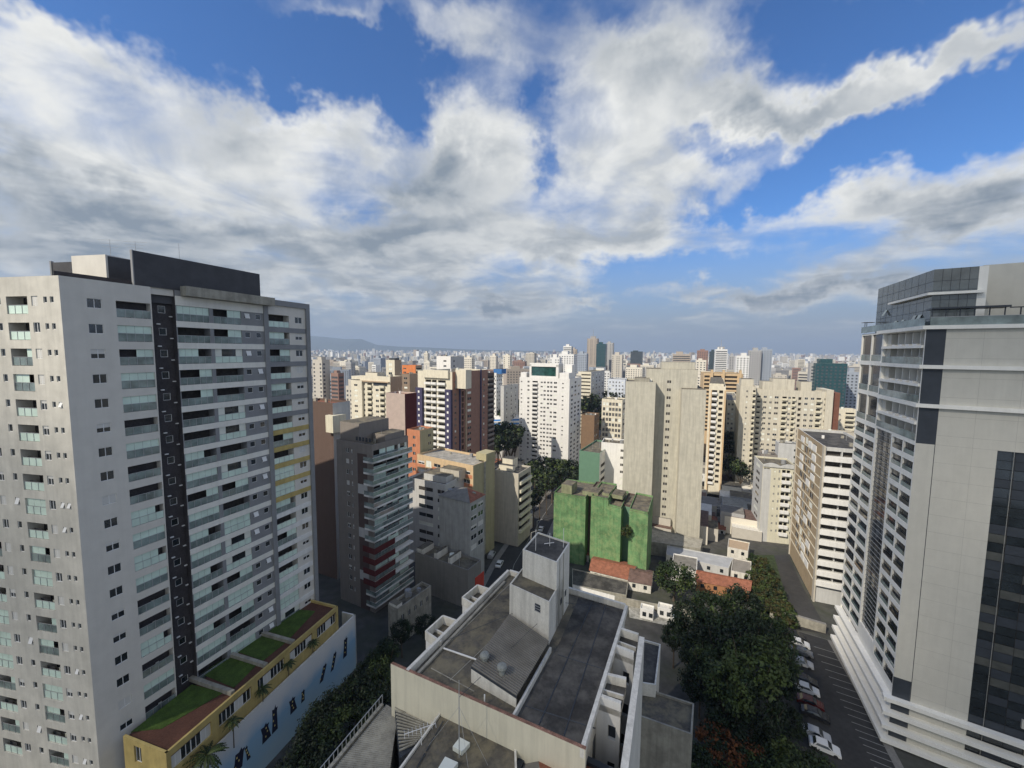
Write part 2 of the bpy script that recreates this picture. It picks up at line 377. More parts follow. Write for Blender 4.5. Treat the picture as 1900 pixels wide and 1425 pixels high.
def facade(mb, fr, W_, z0, z1, cols, wall, back=None, colmat={}):
    """wall from a=0..W_, z0..z1 with openings. cols: (a0,a1,[(zb,zt,depth,backmat)..]) sorted"""
    a = 0.0
    def wq(a0, a1, b, t, m_=None):
        if a1 - a0 > 1e-4 and t - b > 1e-4: mb.quad([fr.pt(a0, b), fr.pt(a1, b), fr.pt(a1, t), fr.pt(a0, t)], m_ or wall)
    for ci, (a0, a1, ops) in enumerate(sorted(cols, key=lambda c: c[0])):
        wq(a, a0, z0, z1); z = z0; cm = colmat.get(ci)
        for (b, t, dp, bm) in sorted(ops, key=lambda o: o[0]):
            if b < z0 or t > z1: continue
            wq(a0, a1, z, b, cm); z = t
            q = fr.pt; rv = wall
            mb.quad([q(a0, b), q(a1, b), q(a1, b, -dp), q(a0, b, -dp)], rv)          # sill
            mb.quad([q(a0, t, -dp), q(a1, t, -dp), q(a1, t), q(a0, t)], rv)
            mb.quad([q(a0, b), q(a0, b, -dp), q(a0, t, -dp), q(a0, t)], rv)
            mb.quad([q(a1, b, -dp), q(a1, b), q(a1, t), q(a1, t, -dp)], rv)
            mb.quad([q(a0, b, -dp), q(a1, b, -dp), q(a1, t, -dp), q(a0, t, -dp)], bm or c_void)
        wq(a0, a1, z, z1, cm); a = a1
    wq(a, W_, z0, z1)
def roofring(mb, poly, z1, wall, roofm, par=.7, th=.22):
    """flat roof with parapet inside poly (list of xy, ccw)"""
    a = sum(poly[i][0] * poly[(i + 1) % len(poly)][1] - poly[(i + 1) % len(poly)][0] * poly[i][1] for i in range(len(poly)))
    if a < 0: poly = poly[::-1]
    n = len(poly); P = [Vector((p[0], p[1])) for p in poly]; I = []
    for i in range(n):
        e0 = (P[i] - P[i - 1]).normalized(); e1 = (P[(i + 1) % n] - P[i]).normalized()
        n0 = Vector((-e0.y, e0.x)); n1 = Vector((-e1.y, e1.x)); b = (n0 + n1); b = b / max(b.dot(n0), .2)
        I.append(P[i] + b * th)
    for i in range(n):
        j = (i + 1) % n
        mb.quad([(*P[i], z1), (*P[j], z1), (*I[j], z1), (*I[i], z1)], wall)
        mb.quad([(*I[i], z1), (*I[j], z1), (*I[j], z1 - par), (*I[i], z1 - par)], wall)
    mb.quad([(*p, z1 - par) for p in I], roofm)
def rows(z_top, z_bot, fh, first):
    """z of sill rows going down from first"""
    out = []; z = first
    while z > z_bot: out.append(z); z -= fh
    return out
def stdbld(name, label, near, Yd, left, right, side='L', th=27.0, fh=3.0, wall=c_wht, front=(), flank=(), base=None, sidewall=None, roofm=c_roofc,
           top=1.2, group=None, cap=60, houses=(), flh=None, category='building', basepx=None, corr=0, frontbands=None, sub=False, mind=6, parap=.7, bottom=4.0, sidedepth=None):
    """box building from a roof corner in the photo. side L: its flank faces right, side R: its flank faces left.
    front / flank: list of (f0,f1,sill,head,kind) in fractions of the face width"""
    P = atY(near[0], near[1], Yd); zt = P.z
    u = Vector((math.sin(R(th)), math.cos(R(th)), 0)); v = Vector((math.cos(R(th)), -math.sin(R(th)), 0))
    if side == 'L':
        wf = solve(P, -v, left); ws = sidedepth or max(mind, solve(P, u, right, mx=80) if right else mind); A = P - v * wf
        ffr = Fr(A, v); sfr = Fr(P, u)
    else:
        wf = solve(P, v, right); ws = sidedepth or max(mind, solve(P, u, left, mx=80) if left else mind); A = P
        ffr = Fr(P, v); sfr = Fr(P + u * ws, -u)
    if base is None: base = gz(Yd) - .3
    poly = [A, A + v * wf, A + v * wf + u * ws, A + u * ws]; cen = sum(poly, Vector()) / 4
    B = Bld(name, label, category, (cen.x, cen.y, base), group, cap, sub); mb = B.body
    sidewall = sidewall or wall
    rnd = random.Random(name + label)
    def face(fr, W_, spec, wm):
        cols = []
        sills = rows(zt, base + bottom, flh or fh, zt - top - fh)
        for (f0, f1, sl_, hd, kind, *ex) in spec:
            a0, a1 = f0 * W_, f1 * W_; ops = []
            for zf in sills:
                w_, h_ = a1 - a0, hd - sl_
                if kind == 'w':
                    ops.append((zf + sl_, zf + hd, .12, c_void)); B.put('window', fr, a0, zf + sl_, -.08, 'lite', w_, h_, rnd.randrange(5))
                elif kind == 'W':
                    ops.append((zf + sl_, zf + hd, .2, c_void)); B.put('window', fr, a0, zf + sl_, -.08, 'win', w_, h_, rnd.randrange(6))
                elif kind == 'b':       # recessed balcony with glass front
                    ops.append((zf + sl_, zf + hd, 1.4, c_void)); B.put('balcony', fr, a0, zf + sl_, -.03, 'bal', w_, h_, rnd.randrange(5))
                elif kind == 'r':       # projecting balcony with solid front over a dark opening
                    ops.append((zf + .1, zf + hd, 1.0, c_void)); B.put('balcony', fr, a0 - .1, zf + .1, 0, 'rail', w_ + .2, 1.0, ex[0] if ex else 0)
                elif kind == 'd':       # deep dark slot
                    ops.append((zf + sl_, zf + hd, .9, c_void))
            cols.append((a0, a1, ops))
        facade(mb, fr, W_, base, zt, cols, wm)
    face(ffr, wf, front, wall); face(sfr, ws, flank, sidewall)
    for k in ((3, 2), (1, 2) if side == 'R' else (0, 3)):
        a, b = poly[k[0]], poly[k[1]]
        mb.quad([(a.x, a.y, base), (b.x, b.y, base), (b.x, b.y, zt), (a.x, a.y, zt)], sidewall)
    roofring(mb, [(p.x, p.y) for p in poly], zt, wall, roofm, par=parap)
    if Yd < 300:
        for nm in rnd.sample(['water_tank', 'roof_vent', 'antenna', 'air_conditioner', 'roof_box', 'antenna'], 4):
            x, y = rnd.uniform(.15, .85) * wf, -rnd.uniform(.2, .8) * ws; cb = MB(); zr = zt - parap; p = ffr.pt(x, zr, y)
            if nm == 'antenna': cb.tube(p, (p[0], p[1], zr + rnd.uniform(2.5, 5)), .05, .03, c_metal, 4)
            elif nm == 'water_tank': cb.tube(p, (p[0], p[1], zr + 1.5), .8, .75, rnd.choice([c_mint2, c_conc, c_dgray]), 12)
            else: w_ = rnd.uniform(.5, 1.3); cb.fbox(ffr, x, x + w_, zr, zr + rnd.uniform(.7, 1.5), y - w_ * .7, y, rnd.choice([c_wht, c_dgray, c_conc]))
            cb.build(nm, B.root)
    for (x0, x1, y0, y1, hh, hm) in houses:     # roof houses, fractions of the plan
        hb = MB(); hb.fbox(ffr, x0 * wf, x1 * wf, zt - parap, zt + hh, -y1 * ws, -y0 * ws, hm, roofm)
        hb.build('roof_house', B.root)
    if frontbands:
        bm, b0, b1, o = frontbands; bb = MB()
        for zf in rows(zt, base + bottom, fh, zt - top - fh): bb.fbox(ffr, 0, wf, zf + b0, zf + b1, -.05, o, bm)
        bb.build('floor_band', B.root)
    B.ffr, B.sfr, B.wf, B.ws, B.zt, B.u, B.v, B.A, B.base = ffr, sfr, wf, ws, zt, u, v, A, base
    return B
# ================================================================ LEFT TOWER
Pc = atY(108, 510, 46); Pf = atY(572, 572, 77); zL = 66.2
dB = Vector((Pf.x - Pc.x, Pf.y - Pc.y, 0)).normalized(); dA = Vector((-.983, .184, 0)).normalized()
FB = Fr(Pc, dB); LA = 62.0; FA = Fr(Pc + dA * LA, -dA)
def aB(px, z=63.4): return solve(Pc, dB, px, z)
LB = Bld('apartment_tower', 'tall pale grey apartment tower with a dark brick strip rising beside the lawn terrace', 'building',
         (Pc.x - 4, Pc.y + 20, -8), cap=97, sub=True)
m = LB.body; rnd = random.Random(4)
fhL = 3.06; sillsL = [63.4 - fhL * i for i in range(21)]
aE = aB(281, 64); aW0, aW1 = aB(161), aB(189); aG0, aG1 = aB(215), aE - .12
# face B, first block
cols = [(aW0, aW1, [(z - .6, z + .55, .2, c_void) for z in sillsL[:19]]), (aG0, aG1, [(z - 1.5, z + .55, 1.5, c_void) for z in sillsL[:19]])]
facade(m, FB, aE, -8, zL, cols, c_gray)
for i, z in enumerate(sillsL[:19]):
    LB.put('window', FB, aW0, z - .6, -.08, 'win', aW1 - aW0, 1.15, rnd.choice([0, 0, 1, 2, 3, 3, 4]))
    LB.put('balcony', FB, aG0, z - 1.5, -.03, 'bal', aG1 - aG0, 2.05, rnd.choice([0, 1, 2, 4, 2, 0]))
# brick recess
a2 = aB(325, 64); rec = 1.0; FBr = FB.sh(0, -rec)
m.quad([FB.pt(aE, -8), FB.pt(aE, -8, -rec), FB.pt(aE, zL, -rec), FB.pt(aE, zL)], c_brick)
bs0, bs1 = aB(301, 63), aB(315, 63)
facade(m, FBr, a2, -8, 66.8, [(bs0, bs1, [(z - .5, z + .5, .15, c_void) for z in sillsL])] , c_brick)
m.quad([FB.pt(a2, -8, -rec), FB.pt(a2, -8), FB.pt(a2, zL), FB.pt(a2, zL, -rec)], c_brick)
for i, z in enumerate(sillsL):
    LB.put('window', FBr, bs0, z - .5, -.05, 'small', bs1 - bs0, 1.0, 0)
    for (a_, zz) in ((bs0 - .3, .95), (bs1 + .35, -1.0)): vt = MB(); vt.fbox(FBr, a_, a_ + .42, z + zz, z + zz + .14, 0, .18, c_white); vt.build('vent', LB.root)
# second block: balconies
b1a, b1b, b2a, b2b = aB(327, 64), aB(388, 64), aB(395, 64), aB(447, 64); g1, g2, g3, g4 = aB(453, 64), aB(463, 64), aB(474, 64), aB(484, 64)
aM = aB(488, 64); aN = aB(496, 64); bal3a, bal3b = aB(498, 64), aB(536, 64); w3a, w3b = aB(547, 64), aB(560, 64); aF = (Pf - Pc).length
cols = [(b1a, b1b, [(z - 1.5, z + .7, 1.5, c_void) for z in sillsL]), (b2a, b2b, [(z - 1.5, z + .7, 1.5, c_void) for z in sillsL]),
        (g1, g2, [(z - .45, z + .45, .15, c_void) for z in sillsL]), (g3, g4, [(z - .45, z + .45, .15, c_void) for z in sillsL])]
cc = [(a - a2, b - a2, o) for a, b, o in cols]
FB2 = FB.sh(a2, 0)
facade(m, FB2, aM - a2, -8, zL, cc, c_dgray)
for i, z in enumerate(sillsL):
    LB.put('balcony', FB, b1a, z - 1.5, -.03, 'bal', b1b - b1a, 2.2, rnd.choice([0, 1, 1, 2, 4, 0]))
    LB.put('balcony', FB, b2a, z - 1.5, -.03, 'bal', b2b - b2a, 2.2, rnd.choice([0, 2, 2, 3, 4]))
    for g in (g1, g3): LB.put('window', FB, g, z - .45, -.05, 'small', g2 - g1, .9, rnd.randrange(3))
    bands = MB(); bands.fbox(FB, a2, aM, z - 1.5 - .86, z - 1.5, -.02, .06, c_band); bands.build('balcony_band', LB.root)
bands = MB(); bands.fbox(FB, a2, aM, zL - 2.1, zL - .8, -.02, .06, c_band)
bands.build('balcony_band', LB.root)
# grey pier and third block
m.fbox(FB, aM, aN, -8, zL + .3, -.3, .25, c_dgray)
FB3 = FB.sh(aN, 0)
facade(m, FB3, aF - aN, -8, zL, [(bal3a - aN, bal3b - aN, [(z - 1.5, z + .7, 1.5, c_void) for z in sillsL]), (w3a - aN, w3b - aN, [(z - .55, z + .6, .2, c_void) for z in sillsL])], c_gray)
for i, z in enumerate(sillsL):
    LB.put('balcony', FB, bal3a, z - 1.5, -.03, 'bal', bal3b - bal3a, 2.2, rnd.choice([0, 1, 2, 2, 4, 3]))
    LB.put('window', FB, w3a, z - .55, -.08, 'win', w3b - w3a, 1.15, rnd.choice([0, 2, 1, 2, 3]))
    gb = MB(); gb.fbox(FB, aN + .05, aF - .9, z - 1.5 - .86, z - 1.5, -.02, .12, c_yel if 6 <= i <= 10 else c_dgray if i < 6 else c_wht); q = gb.build('balcony_band', LB.root)
    if 6 <= i <= 10: q['label'] = 'yellow band under the balcony'
fr3 = MB(); fr3.fbox(FB, aF - .8, aF, -8, zL + .4, -.3, .35, c_dgray); fr3.fbox(FB, aN, aF, zL - .5, zL + .45, -.3, .352, c_dgray)
fr3.build('facade_frame', LB.root)
# face A
colsA = []; s0 = 0
def addA(s_a, s_b, zb, zt_, dp, kind, vs):
    a0, a1 = LA - s_b, LA - s_a
    colsA.append((a0, a1, [(z + zb, z + zt_, dp, c_void) for z in sillsL[:20]]))
    for z in sillsL[:20]: LB.put('balcony' if kind == 'bal' else 'window', FA, a0, z + zb, -.08, kind, a1 - a0, zt_ - zb, rnd.choice(vs))
for s0 in (0, 7.4 + 0.6, 16.0, 24.0):
    if s0 == 0:
        addA(1.0, 1.55, -.25, .45, .25, 'small', [0, 0, 1, 0, 2]); addA(2.0, 2.55, -.25, .45, .25, 'small', [0, 2, 1, 0, 0])
    else:
        addA(s0 + 1.2, s0 + 1.9, -.4, .5, .25, 'small', [0, 0, 2, 2, 1])
    addA(s0 + 3.4, s0 + 4.4, -.6, .55, .25, 'win', [0, 1, 2, 3, 3, 4]); addA(s0 + 5.0, s0 + 8.3, -1.5, .55, 1.5, 'bal', [0, 1, 2, 2, 4])
facade(m, FA, LA, -8, zL, colsA, c_wall)
# back faces and roof
Pg = Pc + dA * LA; Pb = Pf + dA * 62
for p, q in ((Pf, Pb), (Pb, Pg)): m.quad([(p.x, p.y, -8), (q.x, q.y, -8), (q.x, q.y, zL), (p.x, p.y, zL)], c_gray)
roofring(m, [(p.x, p.y) for p in (Pc, Pf, Pb, Pg)], zL, c_gray, c_roofc, par=.9)
can = MB(); can.fbox(FB, aB(334, 66), aB(500, 66), 65.45, 66.8, 0.062, 1.4, c_conc); can.build('roof_canopy', LB.root)
dw = MB(); dw.fbox(FB, aB(253, 68), aB(487, 68), 64.2, 70.75, -.9, -.55, c_char); dw.fbox(FB, aB(253, 68) - .12, aB(253, 68) - .002, 64.2, 70.8, -.95, -.5, c_dgray)
dw.fbox(FB, aB(253, 68) + .1, aB(487, 68) - .1, 64.2, 70.3, -9, -8.7, c_char); dw.fbox(FB, aB(487, 68) - .3, aB(487, 68) - .02, 64.2, 70.6, -8.7, -.905, c_char)
dw.build('parapet_screen', LB.root)
th = MB(); C1 = atY(195, 472, 55); FT = Fr(C1, -dA); w = solve(C1, dA, 132)
th.fbox(Fr(C1 + dA * w, -dA), 0, w, 60, C1.z, -4, 0, c_gray); th.fbox(Fr(C1, dB), .02, 7, 60, C1.z - .15, -w + .1, -.05, c_char)
th.build('roof_house', LB.root)
th = MB(); C2 = atY(132, 483, 58); th.fbox(Fr(C2 + dA * 3.6, -dA), 0, 3.6, 60, C2.z - .2, -5, 0, c_char); th.fbox(Fr(C2 + dA * 3.9, -dA), 0, .28, 60, C2.z, -.2, .1, c_dgray); th.build('roof_house', LB.root)
for (px, py, hh, yy) in ((205, 470, 1.9, 57), (252, 470, 1.6, 56), (333, 480, 2.3, 62)):
    p = atY(px, py, yy); an = MB(); an.tube((p.x, p.y, p.z - 1.5), (p.x, p.y, p.z + hh), .035, .025, c_metal, 5)
    for k, zz in enumerate((.95, .7, .45)):
        if px != 333: an.tube((p.x - 1.4 + .3 * k, p.y - .3, p.z + hh * zz), (p.x + 1.4 - .3 * k, p.y + .3, p.z + hh * zz), .018, .018, c_metal, 4)
    an.build('antenna', LB.root)
LB.done()

# ---------------------------------------------------------------- podium with lawn terrace
zT = 8.0
Q0, Q1, Q2, Q3 = atZ(228, 1366, zT), atZ(308, 1398, zT), atZ(627, 1124, zT), atZ(578, 1112, zT)
PD = Bld('terrace_podium', 'yellow rendered podium with a lawn and brown paving on its roof', 'building', ((Q1.x + Q2.x) / 2, (Q1.y + Q2.y) / 2, -8), cap=95)
m = PD.body; dP = (Q2 - Q1).normalized(); FP = Fr(Q1, dP); LP = (Q2 - Q1).length
strip = [(LP * k / 5 + .5, LP * (k + 1) / 5 - .5, [(5.0, 7.1, .5, c_void)]) for k in range(5)]
facade(m, FP, LP, -6, zT, strip, c_yel)
for k in range(5):
    n = 4; ww = (LP / 5 - 1.0) / n
    for j in range(n): PD.put('window', FP, LP * k / 5 + .5 + j * ww, 5.0, -.3, 'win', ww, 2.1, 0 if (k + j) % 3 else 3)
for p, q in ((Q0, Q1), (Q2, Q3)):
    L_ = (q - p).length; f = Fr(p, (q - p).normalized()); facade(m, f, L_, -6, zT, [(L_ * .25, L_ * .42, [(5.0, 7.3, .3, c_void)])] if p is Q0 else [], c_yel)
    if p is Q0: PD.put('window', f, L_ * .25, 5.0, -.2, 'win', L_ * .17, 2.3, 0)
# parapet (upper ring) and deck
for p, q in ((Q0, Q1), (Q1, Q2), (Q2, Q3)):
    f = Fr(p, (q - p).normalized()); m.fbox(f, 0, (q - p).length, zT - .6, zT + .003, -.3, -.004, c_yel)
dk = MB(); dk.prism([(Q0.x + .05, Q0.y + .3), (Q1.x - .15, Q1.y + .25), (Q2.x - .15, Q2.y - .1), (Q3.x - .4, Q3.y)], zT - 1.2, zT - .45, c_deck); dk.build('paving', PD.root)
lw = MB(); gp = [atZ(*p, zT - .42) for p in ((255, 1352), (352, 1258), (487, 1195), (566, 1132), (590, 1132), (530, 1175), (470, 1222), (408, 1280), (330, 1335), (285, 1362))]
seg = [[(243, 1358), (356, 1270), (415, 1285), (300, 1352)], [(372, 1250), (428, 1214), (478, 1232), (434, 1276)], [(437, 1208), (484, 1176), (530, 1192), (488, 1226)], [(492, 1170), (545, 1130), (585, 1134), (538, 1184)]]
for s_ in seg: lw.prism([(atZ(*p, zT - .42).x, atZ(*p, zT - .42).y) for p in s_], zT - .6, zT - .40, c_lawn)
lw.build('lawn_bed', PD.root)
for (a, b) in (((352, 1256), (432, 1284)), ((416, 1209), (494, 1233)), ((474, 1170), (545, 1190))):
    bm_ = MB(); p, q = atZ(*a, zT), atZ(*b, zT); f = Fr(p, (q - p).normalized()); bm_.fbox(f, 0, (q - p).length, zT - .45, zT + .15, -.28, .28, c_conc); bm_.build('divider_beam', PD.root)
PD.done()
# mural wall
M1, M2 = atZ(412, 1375, 3.5), atZ(660, 1140, 3.5)
dM = (M2 - M1).normalized(); M0 = M1 - dM * 8; FM = Fr(M0, dM); LM = (M2 - M0).length
c_mural = mat('mural_paint', (.60, .62, .62), var=.05)
t = c_mural.node_tree; b = t.nodes['Principled BSDF']; gm = t.nodes.new('ShaderNodeNewGeometry'); sp = t.nodes.new('ShaderNodeSeparateXYZ'); t.links.new(gm.outputs['Position'], sp.inputs[0])
nz_ = t.nodes.new('ShaderNodeTexNoise'); nz_.inputs['Scale'].default_value = .22; nz_.inputs['Detail'].default_value = 3
ad = t.nodes.new('ShaderNodeMath'); ad.operation = 'MULTIPLY_ADD'; t.links.new(nz_.outputs[0], ad.inputs[0]); ad.inputs[1].default_value = 7; t.links.new(sp.outputs[2], ad.inputs[2])
t.links.new(gm.outputs['Position'], nz_.inputs['Vector'])
cr = t.nodes.new('ShaderNodeValToRGB'); mr_ = t.nodes.new('ShaderNodeMapRange'); t.links.new(ad.outputs[0], mr_.inputs[0]); mr_.inputs[1].default_value = -3; mr_.inputs[2].default_value = 7; t.links.new(mr_.outputs[0], cr.inputs[0])
cr.color_ramp.elements[0].color = (.36, .50, .58, 1); cr.color_ramp.elements[1].color = (.68, .67, .64, 1); e = cr.color_ramp.elements.new(.45); e.color = (.27, .45, .60, 1); e = cr.color_ramp.elements.new(.75); e.color = (.60, .62, .62, 1)
t.links.new(cr.outputs[0], b.inputs['Base Color'])
MW = root('mural_wall', ((M1.x + M2.x) / 2, (M1.y + M2.y) / 2, -8), 'long white boundary wall painted with a pale blue mural of dark crooked houses', 'wall')
mw = MB(); mw.fbox(FM, 0, LM, -8, 3.5, -.3, 0, c_mural, c_whd); mw.fbox(Fr(M2, Vector((-dM.y, dM.x, 0))), 0, 3.2, -8, 3.5, -.3, -.01, c_whd); mw.build('wall', MW)
c_sil = mat('black_mural_paint', (.012, .012, .03), var=.3); c_ymu = mat('mural_yellow', (.65, .55, .2))
sr = random.Random(5)
def FMa(px, z): 
    return solve(M0, dM, px, z)
for (px, pyb, hh, ww, ln) in ((640, 0, 4.2, 1.1, .3), (616, 0, 3.4, .8, .9), (596, 0, 3.0, .9, 1.0), (562, 0, 2.2, .8, .1), (545, 0, 2.8, 1.4, -.3), (510, 0, 4.4, 1.1, .1), (495, 0, 3.0, 1.6, -.3), (440, 0, 3.0, 1.6, .5), (462, 0, 2.6, .6, -.4)):
    zb = -3.2; a = FMa(px, zb); s_ = MB()
    P_ = [(a - ww / 2, zb), (a + ww / 2, zb), (a + ww * .4 + ln, zb + hh * .7), (a + ww * .55 + ln, zb + hh * .85), (a + ww * .25 + ln, zb + hh * .86), (a + ww * .2 + ln, zb + hh), (a - ww * .05 + ln, zb + hh * .86), (a - ww * .4 + ln, zb + hh * .9), (a - ww * .35 + ln * .5, zb + hh * .5)]
    s_.quad([FM.pt(x, z, .004) for x, z in P_], c_sil)
    for k in range(3):
        x = a + sr.uniform(-.2, .2) * ww + ln * .3 * k; z = zb + hh * (.2 + .22 * k); s_.quad([FM.pt(x - .1, z, .008), FM.pt(x + .1, z, .008), FM.pt(x + .08, z + .3, .008), FM.pt(x - .1, z + .26, .008)], c_ymu)
    s_.build('painted_house', MW)

# ================================================================ RIGHT TOWER
c_rw = mat('panel_cladding', (.58, .56, .49), var=.04, streak=.06)
c_rg = mat('grid_white', (.86, .84, .77), var=.03, streak=.08)
c_slate2 = mat('smoky_panel', (.085, .088, .08), rough=.35, var=.25); c_slate = mat('slate_panel', (.045, .052, .062), rough=.4, var=.15)
c_tan = mat('beige_blind', (.42, .41, .34), var=.15, scale=.9, rough=.5)
_old = tmpl
def tmpl(kind, w, h, var=0):
    if kind in ('rcell', 'rtall'):
        k = (kind, round(w, 2), round(h, 2), var)
        if k in TC: return TC[k]
        m_ = MB(); s_ = MB()
        if kind == 'rcell':
            m_.fbox(LF, 0, w, h * .42, h * .47, -.03, .0, c_slate); m_.fbox(LF, w * .66, w * .68, 0, h, -.02, .02, c_slate)
            s_.quad([LF.pt(w * .12, h * .5, -.16), LF.pt(w * .62, h * .5, -.16), LF.pt(w * .62, h, -.16), LF.pt(w * .12, h, -.16)], (c_tan, c_rail, c_tan, c_glass)[var])
            if var in (1, 2): s_.quad([LF.pt(w * .3, .15, -.14), LF.pt(w * .75, .15, -.14), LF.pt(w * .75, h * .28, -.14), LF.pt(w * .3, h * .28, -.14)], c_mint2)
            m_.quad([LF.pt(.02, .02, .12), LF.pt(w - .02, .02, .12), LF.pt(w - .02, h * .4, .12), LF.pt(.02, h * .4, .12)], c_glass if var == 0 else c_rail)
        else:
            s_.quad([LF.pt(w * .04, h * .25, -.16), LF.pt(w * .86, h * .25, -.16), LF.pt(w * .86, h * .96, -.16), LF.pt(w * .04, h * .96, -.16)], c_tan)
            m_.quad([LF.pt(.02, .02, .12), LF.pt(w - .02, .02, .12), LF.pt(w - .02, 1.2, .12), LF.pt(.02, 1.2, .12)], c_rail); m_.fbox(LF, 0, w, 1.2, 1.26, .06, .12, c_metal)
        TC[k] = (m_, s_); return TC[k]
    return _old(kind, w, h, var)
C0 = atY(1719, 606, 62.3); Rf = atY(1600, 616, 86); Re = atY(1900, 604, 57)
dF = Vector((Re.x - C0.x, Re.y - C0.y, 0)).normalized(); dL = Vector((Rf.x - C0.x, Rf.y - C0.y, 0)).normalized()
FF = Fr(C0, dF); LR_ = (Vector((Rf.x, Rf.y, 0)) - Vector((C0.x, C0.y, 0))).length; FL = Fr(Rf, -dL)
def aL(px, z): return LR_ - solve(C0, dL, px, z)     # a measured along FL (from far to near)
RB = Bld('office_tower', 'big pale panel clad tower with a grid of square windows and a glazed penthouse', 'building', (C0.x + 12, C0.y + 8, -8.3), cap=97, sub=True)
m = RB.body; zR = 62.3; z3 = 44.0; zg = -8.3; WF = 30
gw = [(11.0 + 0, 16.6, [(z, z + 2.75, .35, c_void) for z in [z3 - 2.8 * k for k in range(1, 16)]])]
ga = solve(C0, dF, 1851, 44.0); gw = [(ga, ga + 6.0, [(zg + 3.2, z3, .5, c_void)])]
facade(m, FF, WF, zg, zR, gw, c_rw)
gl = MB(); rg = random.Random(8)
k = 0; z = z3
while z > zg + 3.4:
    for j, (x0, x1) in enumerate(((0, 1.9), (1.9, 3.9), (3.9, 6.0))):
        c = rg.choice([c_glass, c_glass, c_slate, c_slate]); gl.quad([FF.pt(ga + x0 + .03, z - 1.45, -.3), FF.pt(ga + x1 - .03, z - 1.45, -.3), FF.pt(ga + x1 - .03, z - .04, -.3), FF.pt(ga + x0 + .03, z - .04, -.3)], c)
        gl.quad([FF.pt(ga + x0 + .03, z - 2.75, -.26), FF.pt(ga + x1 - .03, z - 2.75, -.26), FF.pt(ga + x1 - .03, z - 1.5, -.26), FF.pt(ga + x0 + .03, z - 1.5, -.26)], rg.choice([c_slate, c_glass, c_slate2]))
    if k % 2 == 0: gl.fbox(FF, ga + 5.4, ga + 6.0, z - 2.2, z - .9, -.3, .01, c_rw)
    z -= 2.8; k += 1
gl.build('glass_strip', RB.root)
m.fbox(FF, 0.02, 2.25, z3, zR - .3, -.3, .003, c_slate); m.fbox(FF, 2.16, 2.24, zg, z3, -.1, .004, c_slate)
m.fbox(FF, 0.05, 2.15, 2.8, 4.2, -.1, .005, c_slate); m.fbox(FF, -.02, 2.15, zg, 4.2, -.1, .006, c_slate)
c_joint = mat('panel_joint', (.40, .385, .34), var=.1)
for k in range(17): m.fbox(FF, 2.3, ga if z3 - k * 2.8 > 4.4 else ga, z3 - k * 2.8, z3 - k * 2.8 + .04, -.1, .0035 , c_joint)
for k in range(6): m.fbox(FF, 2.3, WF, z3 + 1.5 + k * 3.0, z3 + 1.54 + k * 3.0, -.1, .0035, c_joint)
for a in (6.2, 10.4): m.fbox(FF, a, a + .03, zg, zR - .4, -.1, .003, c_joint)
# ledges wrap both faces
for z in (zR, zR - 6.1, zR - 12.2):
    ld = MB(); ld.fbox(FF, -.5, WF, z - .32, z + .25, -.1, .55, c_rg); ld.build('ledge', RB.root); ld = MB(); ld.fbox(FL, aL(1634, z) - .2, LR_ + .3, z - .322, z + .252, -.3, .552, c_rg); ld.build('ledge', RB.root)
for i, z in enumerate((0.6, -1.8, -4.2, -6.6)):
    ld = MB(); ld.fbox(FF, -1.2, WF, z - .5, z + .15, -.1, 1.0 + .1 * i, c_rg); ld.build('ledge', RB.root); ld = MB(); ld.fbox(FL, 0, LR_ + 1.0, z - .502, z + .152, -.3, 1.0 + .12 * i, c_rg); ld.build('ledge', RB.root)
# left face
def cellgrid(a0, a1, n, zs, opn, back):
    """white grid with deep square cells between a0..a1"""
    w = (a1 - a0) / n; cols = []
    for k in range(n): cols.append((a0 + k * w + .25, a0 + (k + 1) * w - .25 if k == n - 1 else a0 + (k + 1) * w - .12, [(zb, zt_, min(opn, .28), back) for zb, zt_ in zs]))
    return cols
A1, A2, A3, A4 = 0.0, aL(1636, 58), aL(1652, 40), LR_
zs_big = [(zR - 6.1 * (k + 1) + .5, zR - 6.1 * k - .35) for k in range(3)]; zs_sm = [(z3 - 2.8 * (k + 1) + .48, z3 - 2.8 * k - .42) for k in range(17)]
zs_sm = [z for z in zs_sm if z[0] > zg + 1.5]
colsL = cellgrid(A1, A2, 2, zs_big + zs_sm, .5, c_glass)
aG0_ = A2 + .3; aG1_ = A3 - .25
colsL.append((aG0_, aG1_, [(4.3, z3 - .1, .35, c_glass)] + [(zR - 6.1 * (k + 1) + .3, zR - 6.1 * k - .4, 1.9, c_slate) for k in range(3)]))
cR = cellgrid(A3, A4 - .0, 2, zs_sm[:-2], .55, c_glass)
colsU = [(c[0], c[1], c[2]) for c in cR]
